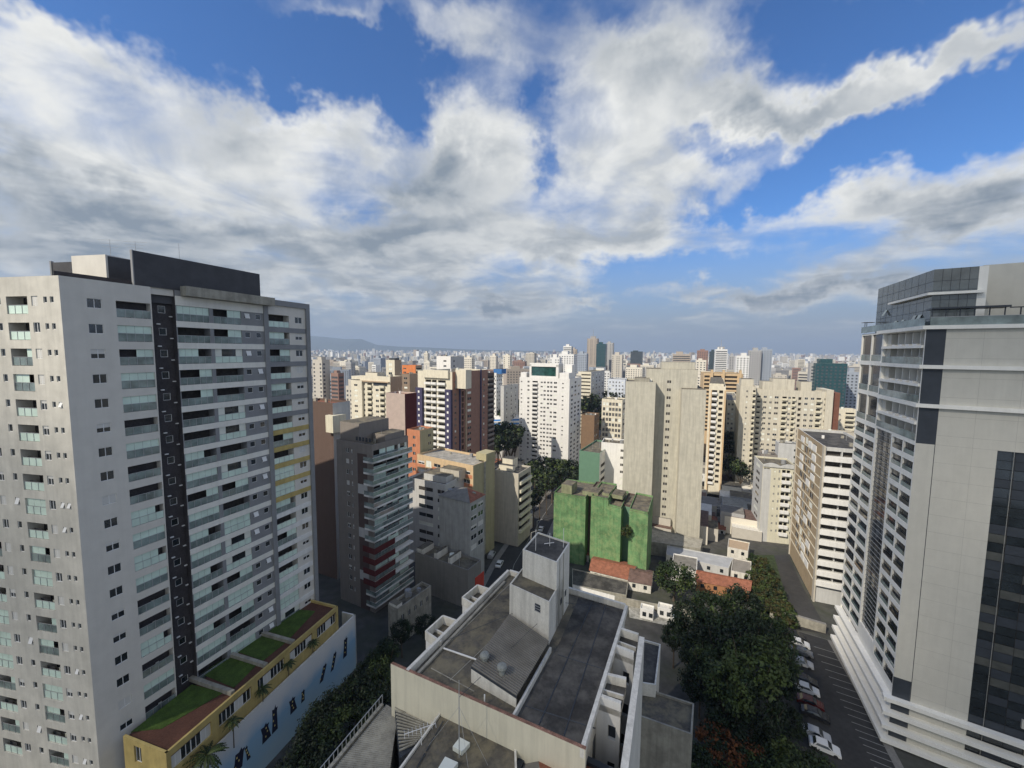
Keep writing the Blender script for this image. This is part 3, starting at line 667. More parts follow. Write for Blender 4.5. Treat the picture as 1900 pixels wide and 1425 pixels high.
# upper loggia continues to the corner
facade(m, FL, LR_, zg, z3 - .05, [(c[0], c[1], [o for o in c[2] if o[1] < z3]) for c in colsL] + cR, c_rg)
facade(m, FL, LR_, z3 - .05, zR, [(c[0], c[1], [o for o in c[2] if o[0] > z3]) for c in colsL[:2]] + [(aG0_, LR_ - .25, colsL[2][2][1:])], c_rg)
for c in colsL[:2] + cR:
    for (zb, zt_, d, _) in c[2]:
        RB.put('window', FL, c[0], zb, -.18, 'rcell' if zt_ - zb < 3 else 'rtall', c[1] - c[0], zt_ - zb, rg.randrange(4))
lg = MB()
for k in range(3):
    z = zR - 6.1 * (k + 1)
    lg.fbox(FL, aG0_, LR_ - .3, z + 2.9, z + 3.35, -1.8, .25, c_rg)
    lg.quad([FL.pt(aG0_, z + .3, .05), FL.pt(LR_ - .3, z + .3, .05), FL.pt(LR_ - .3, z + 1.5, .05), FL.pt(aG0_, z + 1.5, .05)], c_rail)
    lg.fbox(FL, aG0_ + .1, aG0_ + 1.9, z + .3, z + 5.6, -1.85, -.5, c_rw)
    for j in range(4):
        a = aG0_ + 3.4 + j * 2.6
        if a < LR_ - .8: lg.fbox(FL, a, a + .16, z + .3, z + 5.6, -1.85, -.9, c_rg); lg.fbox(FL, a - .1, a + 1.0, z + 3.36, z + 3.6, -1.7, -.1, c_wht)
lg.build('loggia', RB.root)
mul = MB()
z = z3 - .3
while z > 4.4: mul.fbox(FL, aG0_, aG1_, z, z + .05, -.3, -.2, c_metal); z -= .95
for a in (aG0_ + (aG1_ - aG0_) * .33, aG0_ + (aG1_ - aG0_) * .66): mul.fbox(FL, a, a + .06, 4.3, z3 - .1, -.3, -.22, c_slate)
mul.build('mullion', RB.root)
# penthouse and roof
Rb = C0 + dF * WF; Rbb = Rf + dF * WF
for p, q in ((Rb, Rbb), (Rbb, Rf)): m.quad([(p.x, p.y, zg), (q.x, q.y, zg), (q.x, q.y, zR), (p.x, p.y, zR)], c_rw)
m.quad([(p.x, p.y, zR) for p in (C0, Rb, Rbb, Rf)], c_roofc)
ph = MB(); c_pg = glassm('penthouse_glass', (.10, .115, .115), .1, .9, .3)
PC = atY(1734, 500, 65); zP = PC.z; FPf = Fr(PC, dF); wPf = solve(PC, dF, 1818); lPl = solve(PC, dL, 1630); 
FPl = Fr(PC + dL * lPl, -dL)
ph.fbox(FPf, 0, wPf, zR, zP, -6, 0, c_pg); ph.fbox(FPl, 0, lPl, zR, zP - .003, -5, -.002, c_pg)
for j in range(1, 5): ph.fbox(FPf, wPf * j / 5, wPf * j / 5 + .03, zR, zP, 0, .04, c_slate)
for j in range(1, 9): ph.fbox(FPl, lPl * j / 9, lPl * j / 9 + .03, zR, zP, 0, .015, c_slate)
for k in range(1, 6): ph.fbox(FPf, 0, wPf, zR + k * 1.5, zR + k * 1.5 + .05, 0, .04, c_slate); ph.fbox(FPl, 0, lPl, zR + k * 1.5, zR + k * 1.5 + .05, 0, .04, c_slate)
ph.fbox(FPf, -.6, wPf + .6, zP - 4.1, zP - 3.7, -.1, .8, c_rg); ph.fbox(FPl, lPl * .35, lPl + .6, zP - 4.102, zP - 3.702, -.1, .8, c_rg)
for (x, z) in ((.2, 3.4), (.42, .9), (.55, .9), (.75, 1.3), (.83, 1.3)):
    a = lPl * x; q = FPl.pt; ph.quad([q(a, zR + z, .6), q(a + 1.1, zR + z, .6), q(a + 1.1, zR + z + 1.2, .02), q(a, zR + z + 1.2, .02)], c_rail)
ph.build('penthouse', RB.root)
pb = MB(); PB = atY(1826, 492, 66); FPb = Fr(PB, dF); pb.fbox(FPb, 0, 20, zR, PB.z, -8, 0, c_rw); pb.fbox(FPf, wPf, wPf + 1.0, zR, zP, -5, -.01, c_rg); pb.build('roof_house', RB.root)
tr = MB(); tr.quad([FF.pt(.3, zR + .25, .3), FF.pt(WF, zR + .25, .3), FF.pt(WF, zR + 1.5, .3), FF.pt(.3, zR + 1.5, .3)], c_rail)
tr.quad([FL.pt(0, zR + .2, .2), FL.pt(LR_, zR + .2, .2), FL.pt(LR_, zR + 1.5, .2), FL.pt(0, zR + 1.5, .2)], c_rail)
tr.fbox(FF, .3, WF, zR + 1.5, zR + 1.56, .26, .34, c_metal)
tr.build('terrace_rail', RB.root)
pg = MB(); pg.fbox(FF, .4, 8.5, zR + 2.75, zR + 3.0, -2.5, .2, c_slate)
for j in range(14): pg.fbox(FF, .5 + j * 1.5, .62 + j * 1.5, zR + .3, zR + 2.75, -.3, -.18, c_slate)
pg.fbox(FF, 8.5, 25, zR + 2.6, zR + 2.75, -.3, -.15, c_slate); pg.fbox(FL, .1, 1.6, zR + 2.4, zR + 2.5, -1.5, .3, c_slate)
for a in (.3, 1.3): pg.fbox(FL, a, a + .08, zR + .2, zR + 2.4, -.3, -.2, c_slate)
pg.build('pergola', RB.root)
RB.done()
# ================================================================ CENTRE BUILDING (old white block with a flat roof)
zC = 30.0
def q2(px, py, z): p = atZ(px, py, z); return (p.x, p.y)
CB = Bld('old_apartment_block', 'old white block below, its flat mottled roof carrying a white tank house', 'building', (*q2(930, 1230, zC), -8), cap=60)
m = CB.body
A0, A1, B0, B1 = Vector(q2(725, 1234, zC)), Vector(q2(1076, 1390, zC)), Vector(q2(945, 1060, zC)), Vector(q2(1160, 1124, zC))
A0p = Vector(q2(758, 1247, zC))
for p, q in ((A0p, A1), (A1, B1), (B1, B0), (B0, A0p)):
    m.quad([(p.x, p.y, -8), (q.x, q.y, -8), (q.x, q.y, zC - .5), (p.x, p.y, zC - .5)], c_whd)
m.build('wall', CB.root); CB.body = MB()
fw = MB(); f = Fr(A0, (A1 - A0)); f.o.z = 0; Lf = (A1 - A0).length; fC = f
fw.fbox(f, 0, Lf + .4, -8, zC + .12, -.28, 0, c_cream, mat('rusty_coping', (.24, .13, .09), var=.4, scale=1.5, fine=.4)); fw.build('front_wall', CB.root)
rf = MB(); rf.quad([(*q2(758, 1247, zC), zC - .5), (*q2(950, 1326, zC), zC - .5), (*q2(1040, 1180, zC), zC - .5), (*q2(1074, 1100, zC), zC - .5), (*q2(945, 1060, zC), zC - .5)], c_roofc)
q = rf.build('roof', CB.root); q['label'] = 'mottled brown roof surface'
rf = MB(); rf.quad([(*q2(950, 1326, zC), zC - .5), (*q2(1076, 1390, zC), zC - .5), (*q2(1160, 1124, zC), zC - .5), (*q2(1074, 1100, zC), zC - .5), (*q2(1040, 1180, zC), zC - .5)], c_roofd)
q = rf.build('roof', CB.root); q['label'] = 'dark asphalt roof surface'
def wallseg(name, p, q, z0, z1, th, mt_, parent, top=None, o=0.0):
    p = Vector(p[:2]); q = Vector(q[:2]); f = Fr(p, q - p); b = MB(); b.fbox(f, 0, (q - p).length, z0, z1, o - th, o, mt_, top); return b.build(name, parent)
wallseg('parapet', A0p, B0, zC - .6, zC + .15, .3, c_whd, CB.root)
wallseg('parapet', B0, B1, zC - .6, zC + .1, .3, c_whd, CB.root)
wallseg('parapet', B1, A1, zC - .6, zC + .1, .3, c_whd, CB.root)
wallseg('gutter', q2(775, 1247, zC), q2(938, 1075, zC), zC - .45, zC - .25, .25, c_conc, CB.root)
wallseg('dividing_kerb', q2(1020, 1200, zC), q2(950, 1326, zC), zC - .5, zC + .0, .18, c_whd, CB.root)
pp = MB(); pp.tube((*q2(822, 1196, zC), zC - .35), (*q2(892, 1220, zC), zC - .35), .08, .08, c_wht, 6); pp.build('roof_pipe', CB.root); pp = MB(); pp.tube((*q2(899, 1306, zC - .4), zC - .5), (*q2(899, 1306, zC - .4), zC + .4), .06, .06, c_wht, 6); pp.build('roof_pipe', CB.root)
# tank house: lower block and taller block behind it
def blockC(pl, pr, pb, ztop, name, mt_=c_whd):
    """pl, pr: front bottom corners in px on the roof; pb: right far bottom corner"""
    a, b, c = Vector(q2(*pl, zC - .5)), Vector(q2(*pr, zC - .5)), Vector(q2(*pb, zC - .5))
    d = a + (c - b); mb = MB(); poly = [tuple(a), tuple(b), tuple(c), tuple(d)]
    for i in range(4):
        p, q = poly[i], poly[(i + 1) % 4]; mb.quad([(*p, zC - .5), (*q, zC - .5), (*q, ztop), (*p, ztop)], mt_)
    roofring(mb, poly, ztop, mt_, c_roofc, par=.12, th=.12); mb.build(name, CB.root); return a, b, c, d
a, b, c, d = blockC((945, 1158), (1018, 1197), (1046, 1140), 33.9, 'tank_house')
fa = Fr(a, b - a); wb = MB(); w_ = (b - a).length
wb.fbox(fa, w_ * .66, w_ * .66 + .62, 32.4, 33.15, .0, .03, c_slate); 
for k in range(3): wb.fbox(fa, w_ * .66 - .05, w_ * .66 + .67, 32.38 + k * .26, 32.43 + k * .26, .0, .06, c_metal)
wb.build('window', CB.root)
a2_, b2_ = Vector(q2(962, 1146, zC - .5)), Vector(q2(1030, 1176, zC - .5))
dd = (c - b).normalized(); a2_ = a + dd * 2.2 + (b - a) * .12; b2_ = b + dd * 2.2 + (b - a) * .0; c2_ = b2_ + dd * 4.6; d2_ = a2_ + dd * 4.6
mb = MB(); poly = [tuple(a2_), tuple(b2_), tuple(c2_), tuple(d2_)]
for i in range(4):
    p, q = poly[i], poly[(i + 1) % 4]; mb.quad([(*p, 28), (*q, 28), (*q, 36.8), (*p, 36.8)], c_whd)
roofring(mb, poly, 36.8, c_whd, c_roofd, par=.15, th=.14); mb.build('tank_house', CB.root)
fr_ = Fr(b2_, dd); wv = MB(); wv.fbox(fr_, 2.2, 2.26, 29.5, 36.7, 0.003, .07, c_conc); wv.fbox(fr_, .9, .95, 29.5, 36.7, 0.003, .05, c_conc); wv.build('drain_pipe', CB.root)
for t_ in (1.4, 3.0): wv = MB(); wv.fbox(fr_, t_, t_ + .5, 31.4, 32.0, .003, .04, c_slate); wv.build('window', CB.root)
for (x, y, hh) in ((.3, .2, 2.4), (.55, .6, 1.5), (.9, .75, 2.2)):
    p = a2_ + (b2_ - a2_) * x + dd * 4.6 * y; an = MB(); an.tube((p.x, p.y, 36.6), (p.x, p.y, 36.6 + hh), .03, .03, c_wht, 5)
    if x == .55: an.tube((p.x - .6, p.y, 36.9), (p.x + .5, p.y + .3, 36.9), .04, .04, c_wht, 5)
    an.build('antenna', CB.root)
# lean-to with corrugated sheets
pl = [q2(945, 1156, zC), q2(1019, 1200, zC), q2(958, 1303, zC + .0), q2(874, 1256, zC)]
lt = MB(); n = 30
zz_ = [zC + 1.1, zC + .35, zC + .35, zC + 1.1]
for i in range(n):
    t0, t1, tm = i / n, (i + 1) / n, (i + .5) / n
    def L2(t, h):
        p = Vector(pl[0]) * (1 - t) + Vector(pl[3]) * t; q = Vector(pl[1]) * (1 - t) + Vector(pl[2]) * t
        return (p.x, p.y, zC + .75 + h), (q.x, q.y, zC + .3 + h)
    (a_, b_), (c_, d_), (e_, g_) = L2(t0, 0), L2(tm, .17), L2(t1, 0)
    up = lambda p, h: (p[0], p[1], p[2] + h)
    lt.quad([up(a_, .24), up(b_, .24), up(d_, .12), up(c_, .12)], c_corr); lt.quad([up(c_, .12), up(d_, .12), g_, e_], c_corr); lt.quad([e_, g_, up(g_, .24), up(e_, .24)], c_slate)  # dark riser faces paint the shade line under each sheet
lt.build('corrugated_roof', CB.root)
lw_ = MB()
for i, j, za, zb in ((3, 2, .75, .3), (0, 3, .75, .75)):
    p, q = pl[i], pl[j]; lw_.quad([(*p, zC - .5), (*q, zC - .5), (*q, zC + zb), (*p, zC + za)], c_whd)
lw_.build('lean_to_wall', CB.root)
# left bays (roofed light wells)
for pts in (((790, 1171), (822, 1142), (853, 1153), (818, 1190)), ((858, 1108), (886, 1085), (910, 1093), (880, 1121))):
    P_ = [Vector(q2(*p, zC)) for p in pts]; b_ = MB()
    b_.prism([tuple(p) for p in P_], -8, zC - .9, c_wht, c_roofc)
    for i in ((0, 1), (0, 3), (1, 2)):
        p, q = P_[i[0]], P_[i[1]]; f = Fr(p, q - p); b_.fbox(f, 0, (q - p).length, zC - .895, zC, -.1, .08, c_whd)
    mid0, mid1 = (P_[0] + P_[1]) / 2, (P_[3] + P_[2]) / 2; f = Fr(mid0, mid1 - mid0); b_.fbox(f, 0, (mid1 - mid0).length, zC - .89, zC - .6, -.08, .08, c_whd)
    f = Fr(P_[0], P_[3] - P_[0])
    o = b_.build('bay', CB.root)
    w1 = MB(); w1.fbox(f, .8, 1.5, 25.5, 27, 0, .04, c_slate); w1.build('window', CB.root)
# right side: spine wall, cross walls, strips and light wells
S0, S1 = Vector(q2(1186, 1180, zC)), Vector(q2(1150, 1432, zC))
b_ = MB(); f = Fr(S0, S1 - S0); b_.fbox(f, 0, (S1 - S0).length, -8, zC, -.5, 0, c_whd); b_.build('spine_wall', CB.root)
def cross(pa, pb, win):
    p, q = Vector(q2(*pa, zC)), Vector(q2(*pb, zC)); f = Fr(p, q - p); L_ = (q - p).length; mb = MB()
    ops = [(L_ * .5, L_ * .82, [(z, z + 1.2, .25, c_slate) for z in (26.6, 23.4, 20.2, 17.0, 13.8)]), ] if win else []
    facade(mb, f, L_, -8, zC, ops, c_wht); mb.quad([f.pt(0, zC), f.pt(L_, zC), f.pt(L_, zC, -.3), f.pt(0, zC, -.3)], c_whd)
    mb.build('cross_wall', CB.root); return f, L_
for k, (pa, pb, pc, pd) in enumerate((((1138, 1197), (1176, 1212), (1148, 1167), (1184, 1179)), ((1108, 1290), (1152, 1306), (1120, 1252), (1162, 1262)))):
    cross(pa, pb, True)
    a_, b_, c_, d_ = [Vector(q2(*p, zC)) for p in (pa, pb, pd, pc)]
    s_ = MB(); s_.prism([tuple(a_), tuple(b_), tuple(c_), tuple(d_)], zC - 1.2, zC - .7, c_whd, c_roofd); s_.build('roof_strip', CB.root)
    f = Fr(d_, c_ - d_); s_ = MB(); s_.fbox(f, 0, (c_ - d_).length, zC - 1.0, zC + .05, -.3, 0, c_whd); s_.build('parapet', CB.root)
    m1, m2 = (a_ + d_) / 2, (b_ + c_) / 2; f = Fr(m1, m2 - m1); s_ = MB(); s_.fbox(f, 0, (m2 - m1).length, zC - .69, zC - .35, -.08, .08, c_whd); s_.build('parapet', CB.root)
# long slots in the flank wall of the roof block
f = Fr(A1, B1 - A1)
for t_, l_ in ((.10, .1), (.22, .1), (.34, .1), (.55, .1)):
    s_ = MB(); L_ = (B1 - A1).length; s_.fbox(f, L_ * t_, L_ * (t_ + .045), zC - 6, zC - 3.2, 0, .03, c_slate); s_.build('slot_window', CB.root)
for (p0, p1) in (((790, 1235), (955, 1075)), ((835, 1262), (905, 1195)), ((880, 1283), (800, 1240)), ((1000, 1345), (1100, 1115)), ((1045, 1370), (1125, 1120)), ((975, 1310), (1105, 1352)), ((1035, 1215), (1130, 1245))):
    s_ = MB(); s_.tube((*q2(*p0, zC - .5), zC - .49), (*q2(*p1, zC - .5), zC - .49), .05, .05, c_slate if p0[0] > 900 else c_conc, 5); s_.build('roof_seam', CB.root)
for (p0, p1) in (((823, 1196), (1018, 1130)), ((1020, 1120), (1150, 1150)), ((852, 1300), (1010, 1165))):
    s_ = MB(); s_.tube((*q2(*p0, zC), zC + .3), (*q2(*p1, zC), zC + 1.2), .02, .02, c_slate, 4); s_.build('cable', CB.root)
CB.done()
# rotating roof vents
for (px, py) in ((899, 1232), (931, 1254)):
    z = zC + .55; x, y = q2(px, py, z); V = root('roof_vent', (x, y, z), 'grey turbine vent %s on the corrugated lean-to roof' % ('left of the pair, nearer the brown roof,' if px == 899 else 'right of the pair, nearer the dividing kerb,'), 'roof vent', 'turbine vents on the corrugated roof')
    c_vt = mat('vent_zinc', (.30, .31, .28), rough=.5, var=.15, scale=6)
    b_ = MB(); b_.prism([(x - .42, y - .35), (x + .35, y - .42), (x + .42, y + .35), (x - .35, y + .42)], z - .25, z + .1, c_vt); b_.tube((x, y, z + .1), (x, y, z + .5), .24, .24, c_vt, 14); b_.build('base', V)
    h_ = MB(); prof = [(.24, .5), (.37, .6), (.43, .78), (.37, .95), (.2, 1.04), (.02, 1.06)]
    for (r0, z0), (r1, z1) in zip(prof, prof[1:]):
        for k in range(20):
            t0, t1 = 2 * math.pi * k / 20, 2 * math.pi * (k + .82) / 20
            h_.quad([(x + r0 * math.cos(t0), y + r0 * math.sin(t0), z + z0), (x + r0 * math.cos(t1), y + r0 * math.sin(t1), z + z0), (x + r1 * math.cos(t1 + .1), y + r1 * math.sin(t1 + .1), z + z1), (x + r1 * math.cos(t0 + .1), y + r1 * math.sin(t0 + .1), z + z1)], c_vt)
    h_.tube((x, y, z + .5), (x, y, z + 1.0), .2, .15, c_slate, 10)
    h_.build('head', V)
# lower front roof against the cream wall
def flatroof(name, label, pts, z, base, wallm, roofm, cat='building', par=.35, grp=None, th=.2):
    P_ = [q2(*p, z) for p in pts]; cx = sum(p[0] for p in P_) / len(P_); cy = sum(p[1] for p in P_) / len(P_)
    r = root(name, (cx, cy, base), label, cat, grp); b = MB()
    for i in range(len(P_)):
        p, q = P_[i], P_[(i + 1) % len(P_)]; b.quad([(*p, base), (*q, base), (*q, z), (*p, z)], wallm)
    b.build('wall', r); b = MB(); roofring(b, P_, z, wallm, roofm, par=par, th=th); b.build('roof', r); return r, P_
r1, P_ = flatroof('roof_annex', 'low flat roof in front of the cream wall with two pale skylights and a mast', [(823, 1311), (957, 1368), (962, 1500), (700, 1480)], 27.6, -8, c_whd, c_roofc, th=.15, par=.2)
for pts in (((853, 1371), (872, 1381), (857, 1398), (840, 1388)), ((826, 1407), (850, 1418), (832, 1440), (812, 1430))):
    s_ = MB(); s_.prism([q2(*p, 27.6) for p in pts], 27.3, 27.75, c_mint2); s_.build('skylight', r1)
for k in range(3):
    s_ = MB(); x0 = 812 + 14 * k; s_.tube((*q2(822 - 17 * k, 1340 + 30 * k, 27.4), 27.5), (*q2(808 - 17 * k, 1366 + 30 * k, 27.4), 27.5), .05, .05, c_slate, 5); s_.build('conduit', r1)
x, y = q2(852, 1405, 27.4); M_ = root('roof_mast', (x, y, 27.4), 'thin guyed radio mast rising from the low roof between two skylights', 'mast')
s_ = MB(); s_.tube((x, y, 27.4), (x, y, 33.6), .045, .03, c_metal, 6); s_.build('pole', M_)
for (dx, dy) in ((2.2, -.6), (-2.5, .8), (1.2, -2.4)):
    s_ = MB(); s_.tube((x, y, 31.5), (x + dx, y + dy, 27.45), .012, .012, c_metal, 4); s_.build('guy_wire', M_)
x, y = q2(782, 1380, 27.6); A_ = root('tv_antenna', (x, y, 27.6), 'white comb shaped television antenna at the left edge of the low roof', 'antenna')
s_ = MB(); s_.tube((x, y, 27.5), (x, y, 28.9), .03, .03, c_wht, 5); s_.build('pole', A_); s_ = MB(); s_.tube((x - 1.2, y - .4, 28.8), (x + 1.0, y + .5, 28.8), .025, .025, c_wht, 5)
for k in range(9): tt = k / 8; s_.tube((x - 1.2 + 2.2 * tt - .12, y - .4 + .9 * tt + .35, 28.8), (x - 1.2 + 2.2 * tt + .12, y - .4 + .9 * tt - .35, 28.8), .014, .014, c_wht, 4)
s_.build('element_bar', A_)
# tiled roof with black gutter, bottom edge
TL = root('tiled_house', (*q2(1040, 1420, 26), -8), 'house with a black edged terracotta and grey roof at the bottom edge of the picture', 'house')
pts = [q2(*p, 27.0) for p in ((993, 1366), (1150, 1440), (1120, 1520), (935, 1480))]; cxm = tuple(sum(p[i] for p in pts) / 4 for i in (0, 1))
b_ = MB(); b_.prism(pts, -8, 26.6, c_whd); b_.build('wall', TL)
b_ = MB(); p0, p1, p2, p3 = pts; rid = q2(1003, 1430, 28.2), q2(1090, 1480, 28.2)
b_.quad([(*p0, 26.7), (*p1, 26.7), (*rid[1], 28.0), (*rid[0], 28.0)], c_tile); b_.quad([(*p0, 26.7), (*rid[0], 28.0), (*p3, 26.7)], c_corr); b_.quad([(*p1, 26.7), (*p2, 26.7), (*rid[1], 28.0)], c_tile); b_.quad([(*p3, 26.7), (*rid[0], 28.0), (*rid[1], 28.0), (*p2, 26.7)], c_tile); b_.build('roof', TL)
b_ = MB()
for i in range(4):
    p, q = Vector(pts[i]), Vector(pts[(i + 1) % 4]); f = Fr(p, q - p); b_.fbox(f, -.2, (q - p).length + .2, 26.6 + .002 * i, 27.05 + .003 * i, -.35, .12 + .002 * i, c_slate)
b_.build('gutter', TL)
# pergola of ribbed slats left of it
PR = root('ribbed_roof', (*q2(690, 1380, 20), -8), 'long ribbed grey shed roof beside the trees at the bottom edge', 'shed')
zS = 25.0
pts = [q2(*p, zS) for p in ((715, 1312), (738, 1326), (716, 1480), (588, 1470))]
b_ = MB(); b_.prism(pts, -8, zS - .1, c_conc, c_slate); b_.build('wall', PR)
b_ = MB(); a_, b2, c3, d4 = [Vector(p) for p in pts]
for k in range(44):
    t = k / 44; p = a_ * (1 - t) + d4 * t; q = b2 * (1 - t) + c3 * t; f = Fr(p, q - p); b_.fbox(f, 0, (q - p).length, zS, zS + .16, -.13, 0, c_conc)
b_.build('slat', PR)['kind'] = 'stuff'
FN = root('metal_fence', (*q2(640, 1380, 25), -8), 'grey metal balustrade along the edge of the ribbed shed roof', 'fence')
p, q = Vector(q2(712, 1308, zS)), Vector(q2(586, 1462, zS)); f = Fr(p, q - p); L_ = (q - p).length
b_ = MB(); b_.fbox(f, 0, L_, zS - .4, zS + .1, 0.0, .3, c_conc); b_.build('kerb', FN); b_ = MB(); b_.fbox(f, 0, L_, zS + .95, zS + 1.01, .1, .15, c_metal); b_.build('handrail', FN)
for k in range(18): b_ = MB(); a = L_ * k / 17.2; b_.fbox(f, a, a + .05, zS + .1, zS + .95, .1, .14, c_metal); b_.build('baluster', FN)
SS = root('slatted_screen', (*q2(770, 1350, 22), -8), 'small slatted louvre roof between the cream wall and the low flat roof', 'screen')
pts = [Vector(q2(*p, 26.2)) for p in ((732, 1306), (806, 1340), (768, 1382), (742, 1400))]
b_ = MB(); b_.prism([tuple(p) for p in pts], -8, 25.9, c_slate); b_.build('wall', SS)
b_ = MB()
for k in range(14):
    t = k / 14; p = pts[0] * (1 - t) + pts[3] * t; q = pts[1] * (1 - t) + pts[2] * t; f = Fr(p, q - p); b_.fbox(f, 0, (q - p).length, 26.1, 26.2, -.1, 0, c_conc)
b_.build('slat', SS)['kind'] = 'stuff'
# lower blocks right of the centre building
flatroof('roof_annex', 'lower grey block with a stained white kerbed roof right of the old white block', [(1182, 1271), (1288, 1305), (1284, 1363), (1180, 1326)], 12, -8, c_conc, c_roofc, par=.3)
flatroof('roof_annex', 'dark flat roofed block with thin white kerbs between the light wells and the trees', [(1187, 1184), (1226, 1195), (1217, 1271), (1184, 1266)], 13.5, -8, c_whd, c_roofd, par=.3)

# ================================================================ MIDDLE DISTANCE
c_bd = mat('brown_dark_wall', (.125, .085, .068), var=.05, streak=.1)
c_bgr = mat('warm_grey_render', (.235, .21, .185), var=.06, streak=.12)
c_brn = mat('chocolate_render', (.105, .075, .065), var=.06)
c_red = mat('deep_red_render', (.095, .02, .02), var=.15)
c_tanb = mat('tan_render', (.42, .32, .22), var=.07, streak=.15)
c_brown2 = mat('pink_brown_brick', (.30, .17, .125), var=.1, streak=.1, fine=.1)
c_oran = mat('orange_render', (.52, .22, .12), var=.08, streak=.2)
c_olive = mat('olive_render', (.40, .36, .22), var=.06, streak=.2)
c_purp = mat('purple_panel', (.055, .05, .10), var=.1)
c_green = mat('green_paint', (.125, .245, .105), var=.28, streak=.45, scale=.35, grime=(.30, .36, .17), grimeamt=.42, gscale=.6, fine=.12)
c_gdark = mat('dull_green_render', (.12, .22, .15), var=.06)
c_warm = mat('warm_cream', (.68, .63, .50), var=.06, streak=.2)
c_apri = mat('apricot_render', (.58, .43, .26), var=.06, streak=.15)
c_beige = mat('beige_render', (.50, .46, .38), var=.07, streak=.25)
c_lgray = mat('light_grey_render', (.52, .52, .50), var=.05, streak=.2)
c_tealg = glassm('green_glass', (.02, .07, .06), .08)
MT['railcol_0'] = c_wht; MT['railcol_1'] = c_red; MT['railcol_2'] = c_cream; MT['railcol_3'] = c_bgr
W3 = [(.12, .24, .9, 2.1, 'w'), (.40, .52, .9, 2.1, 'w'), (.68, .80, .9, 2.1, 'w')]
def wn(n, w=.5, s=.9, h=2.1, k='w', a=0.04, b=.96):
    st = (b - a) / n; return [(a + st * i + st * (1 - w) / 2, a + st * i + st * (1 + w) / 2, s, h, k) for i in range(n)]
# tower with the red balcony bands
B = stdbld('balcony_tower', 'grey and brown apartment tower with wrap around glass balconies, four banded dark red', (690, 826), 96, 624, 757, 'L', 28, 2.85, c_bgr,
           front=[(.27, .36, .9, 2.1, 'W'), (.42, .46, .9, 2.0, 'W')], flank=[(.03, .36, .05, 2.3, 'b'), (.38, .68, .05, 2.3, 'b'), (.70, .97, .05, 2.3, 'b')], base=-11, roofm=c_roofc, cap=80, top=1.0, sub=True,
           houses=[(.0, .55, .1, .9, 4.6, c_bgr), (.6, .95, .4, .95, 1.6, c_bgr)])
bb = MB(); bb.fbox(B.ffr, B.wf * .60, B.wf * .86, -11, B.zt - 2.6, -.2, .04, c_brn); bb.build('brown_panel', B.root)
zs = rows(B.zt, -7, 2.85, B.zt - 1.0 - 2.85)
for i, z in enumerate(zs):
    s_ = MB(); mm = c_red if i in (8, 9, 10, 11) else c_wht
    s_.fbox(B.sfr, -1.2, B.ws, z - .45, z, -.1, 1.5, c_wht); s_.fbox(B.ffr, B.wf * .86, B.wf + 1.5, z - .452, z - .002, -.1, 1.2, c_wht)
    if mm is c_red: s_.fbox(B.sfr, -1.2, B.ws * .45, z - .5, z + 1.0, 1.502, 1.56, c_red); s_.fbox(B.ffr, B.wf * .80, B.wf + 1.5, z - .5, z + 1.0, 1.202, 1.26, c_red)
    else: s_.quad([B.sfr.pt(-1.2, z, 1.45), B.sfr.pt(B.ws, z, 1.45), B.sfr.pt(B.ws, z + 1.0, 1.45), B.sfr.pt(-1.2, z + 1.0, 1.45)], c_rail); s_.quad([B.ffr.pt(B.wf * .86, z, 1.15), B.ffr.pt(B.wf + 1.5, z, 1.15), B.ffr.pt(B.wf + 1.5, z + 1.0, 1.15), B.ffr.pt(B.wf * .86, z + 1.0, 1.15)], c_rail); s_.fbox(B.sfr, -1.2, B.ws, z + 1.0, z + 1.07, 1.42, 1.5, c_wht)
    s_.build('balcony_slab', B.root)
    if i in (3, 7, 11, 15): s_ = MB(); s_.fbox(B.ffr, B.wf * .60, B.wf * .86, z - .6, z + 1.9, -.1, .08, c_lgray); s_.build('pale_panel', B.root)
pn = MB()
for k in range(5): pn.fbox(B.ffr, B.wf * (.45 + .09 * k), B.wf * (.51 + .09 * k), B.zt + .2, B.zt + 1.2, -B.ws * .1 + 0, -B.ws * .1 + .04, c_slate)
pn.build('window', B.root)
B.done()
B = stdbld('slab_block', 'plain dark brown slab wall with one small white panel behind the pale tower', (617, 748), 112, 560, 640, 'L', 28, 3, c_bd, base=-11, sidewall=c_lgray, roofm=c_tile)
s_ = MB(); s_.fbox(B.ffr, B.wf - 3.2, B.wf - 1.6, B.zt - 6.5, B.zt - 4.6, 0, .05, c_wht); s_.build('white_panel', B.root)
s_ = MB(); s_.fbox(B.sfr, -1.3, 3.2, B.zt - 8.3, B.zt - 3.4, -1.5, 1.6, c_cream); s_.build('roof_house', B.root); B.done()
B = stdbld('apartment_block', 'cream apartment block with a deep crown behind the red banded tower', (724, 699), 214, 668, 746, 'L', 27, 3, c_warm, sidewall=c_tanb, top=3.2,
           front=[(.06, .16, .8, 2.0, 'w'), (.24, .40, .8, 2.1, 'r', 2), (.52, .62, .8, 2.0, 'w'), (.66, .82, .8, 2.1, 'r', 2)], flank=[], houses=[(.1, .5, .2, .8, 1.6, c_warm), (-.35, .0, .1, .9, -2.5, c_warm)]); 
s_ = MB(); s_.fbox(B.ffr, -.5, B.wf * .98, B.zt - 3.4, B.zt - 2.8, -.1, 1.0, c_tanb); s_.fbox(B.ffr, B.wf * .45, B.wf * .9, B.zt - 5.4, B.zt - 3.5, -.1, .05, c_slate); s_.build('cornice', B.root); B.done()
B = stdbld('apartment_block', 'narrow cream block with small windows joined left of the crowned cream block', (671, 706), 222, 651, 0, 'L', 27, 3, c_warm, front=[(.3, .6, .9, 2.0, 'w')], sidedepth=14); B.done()
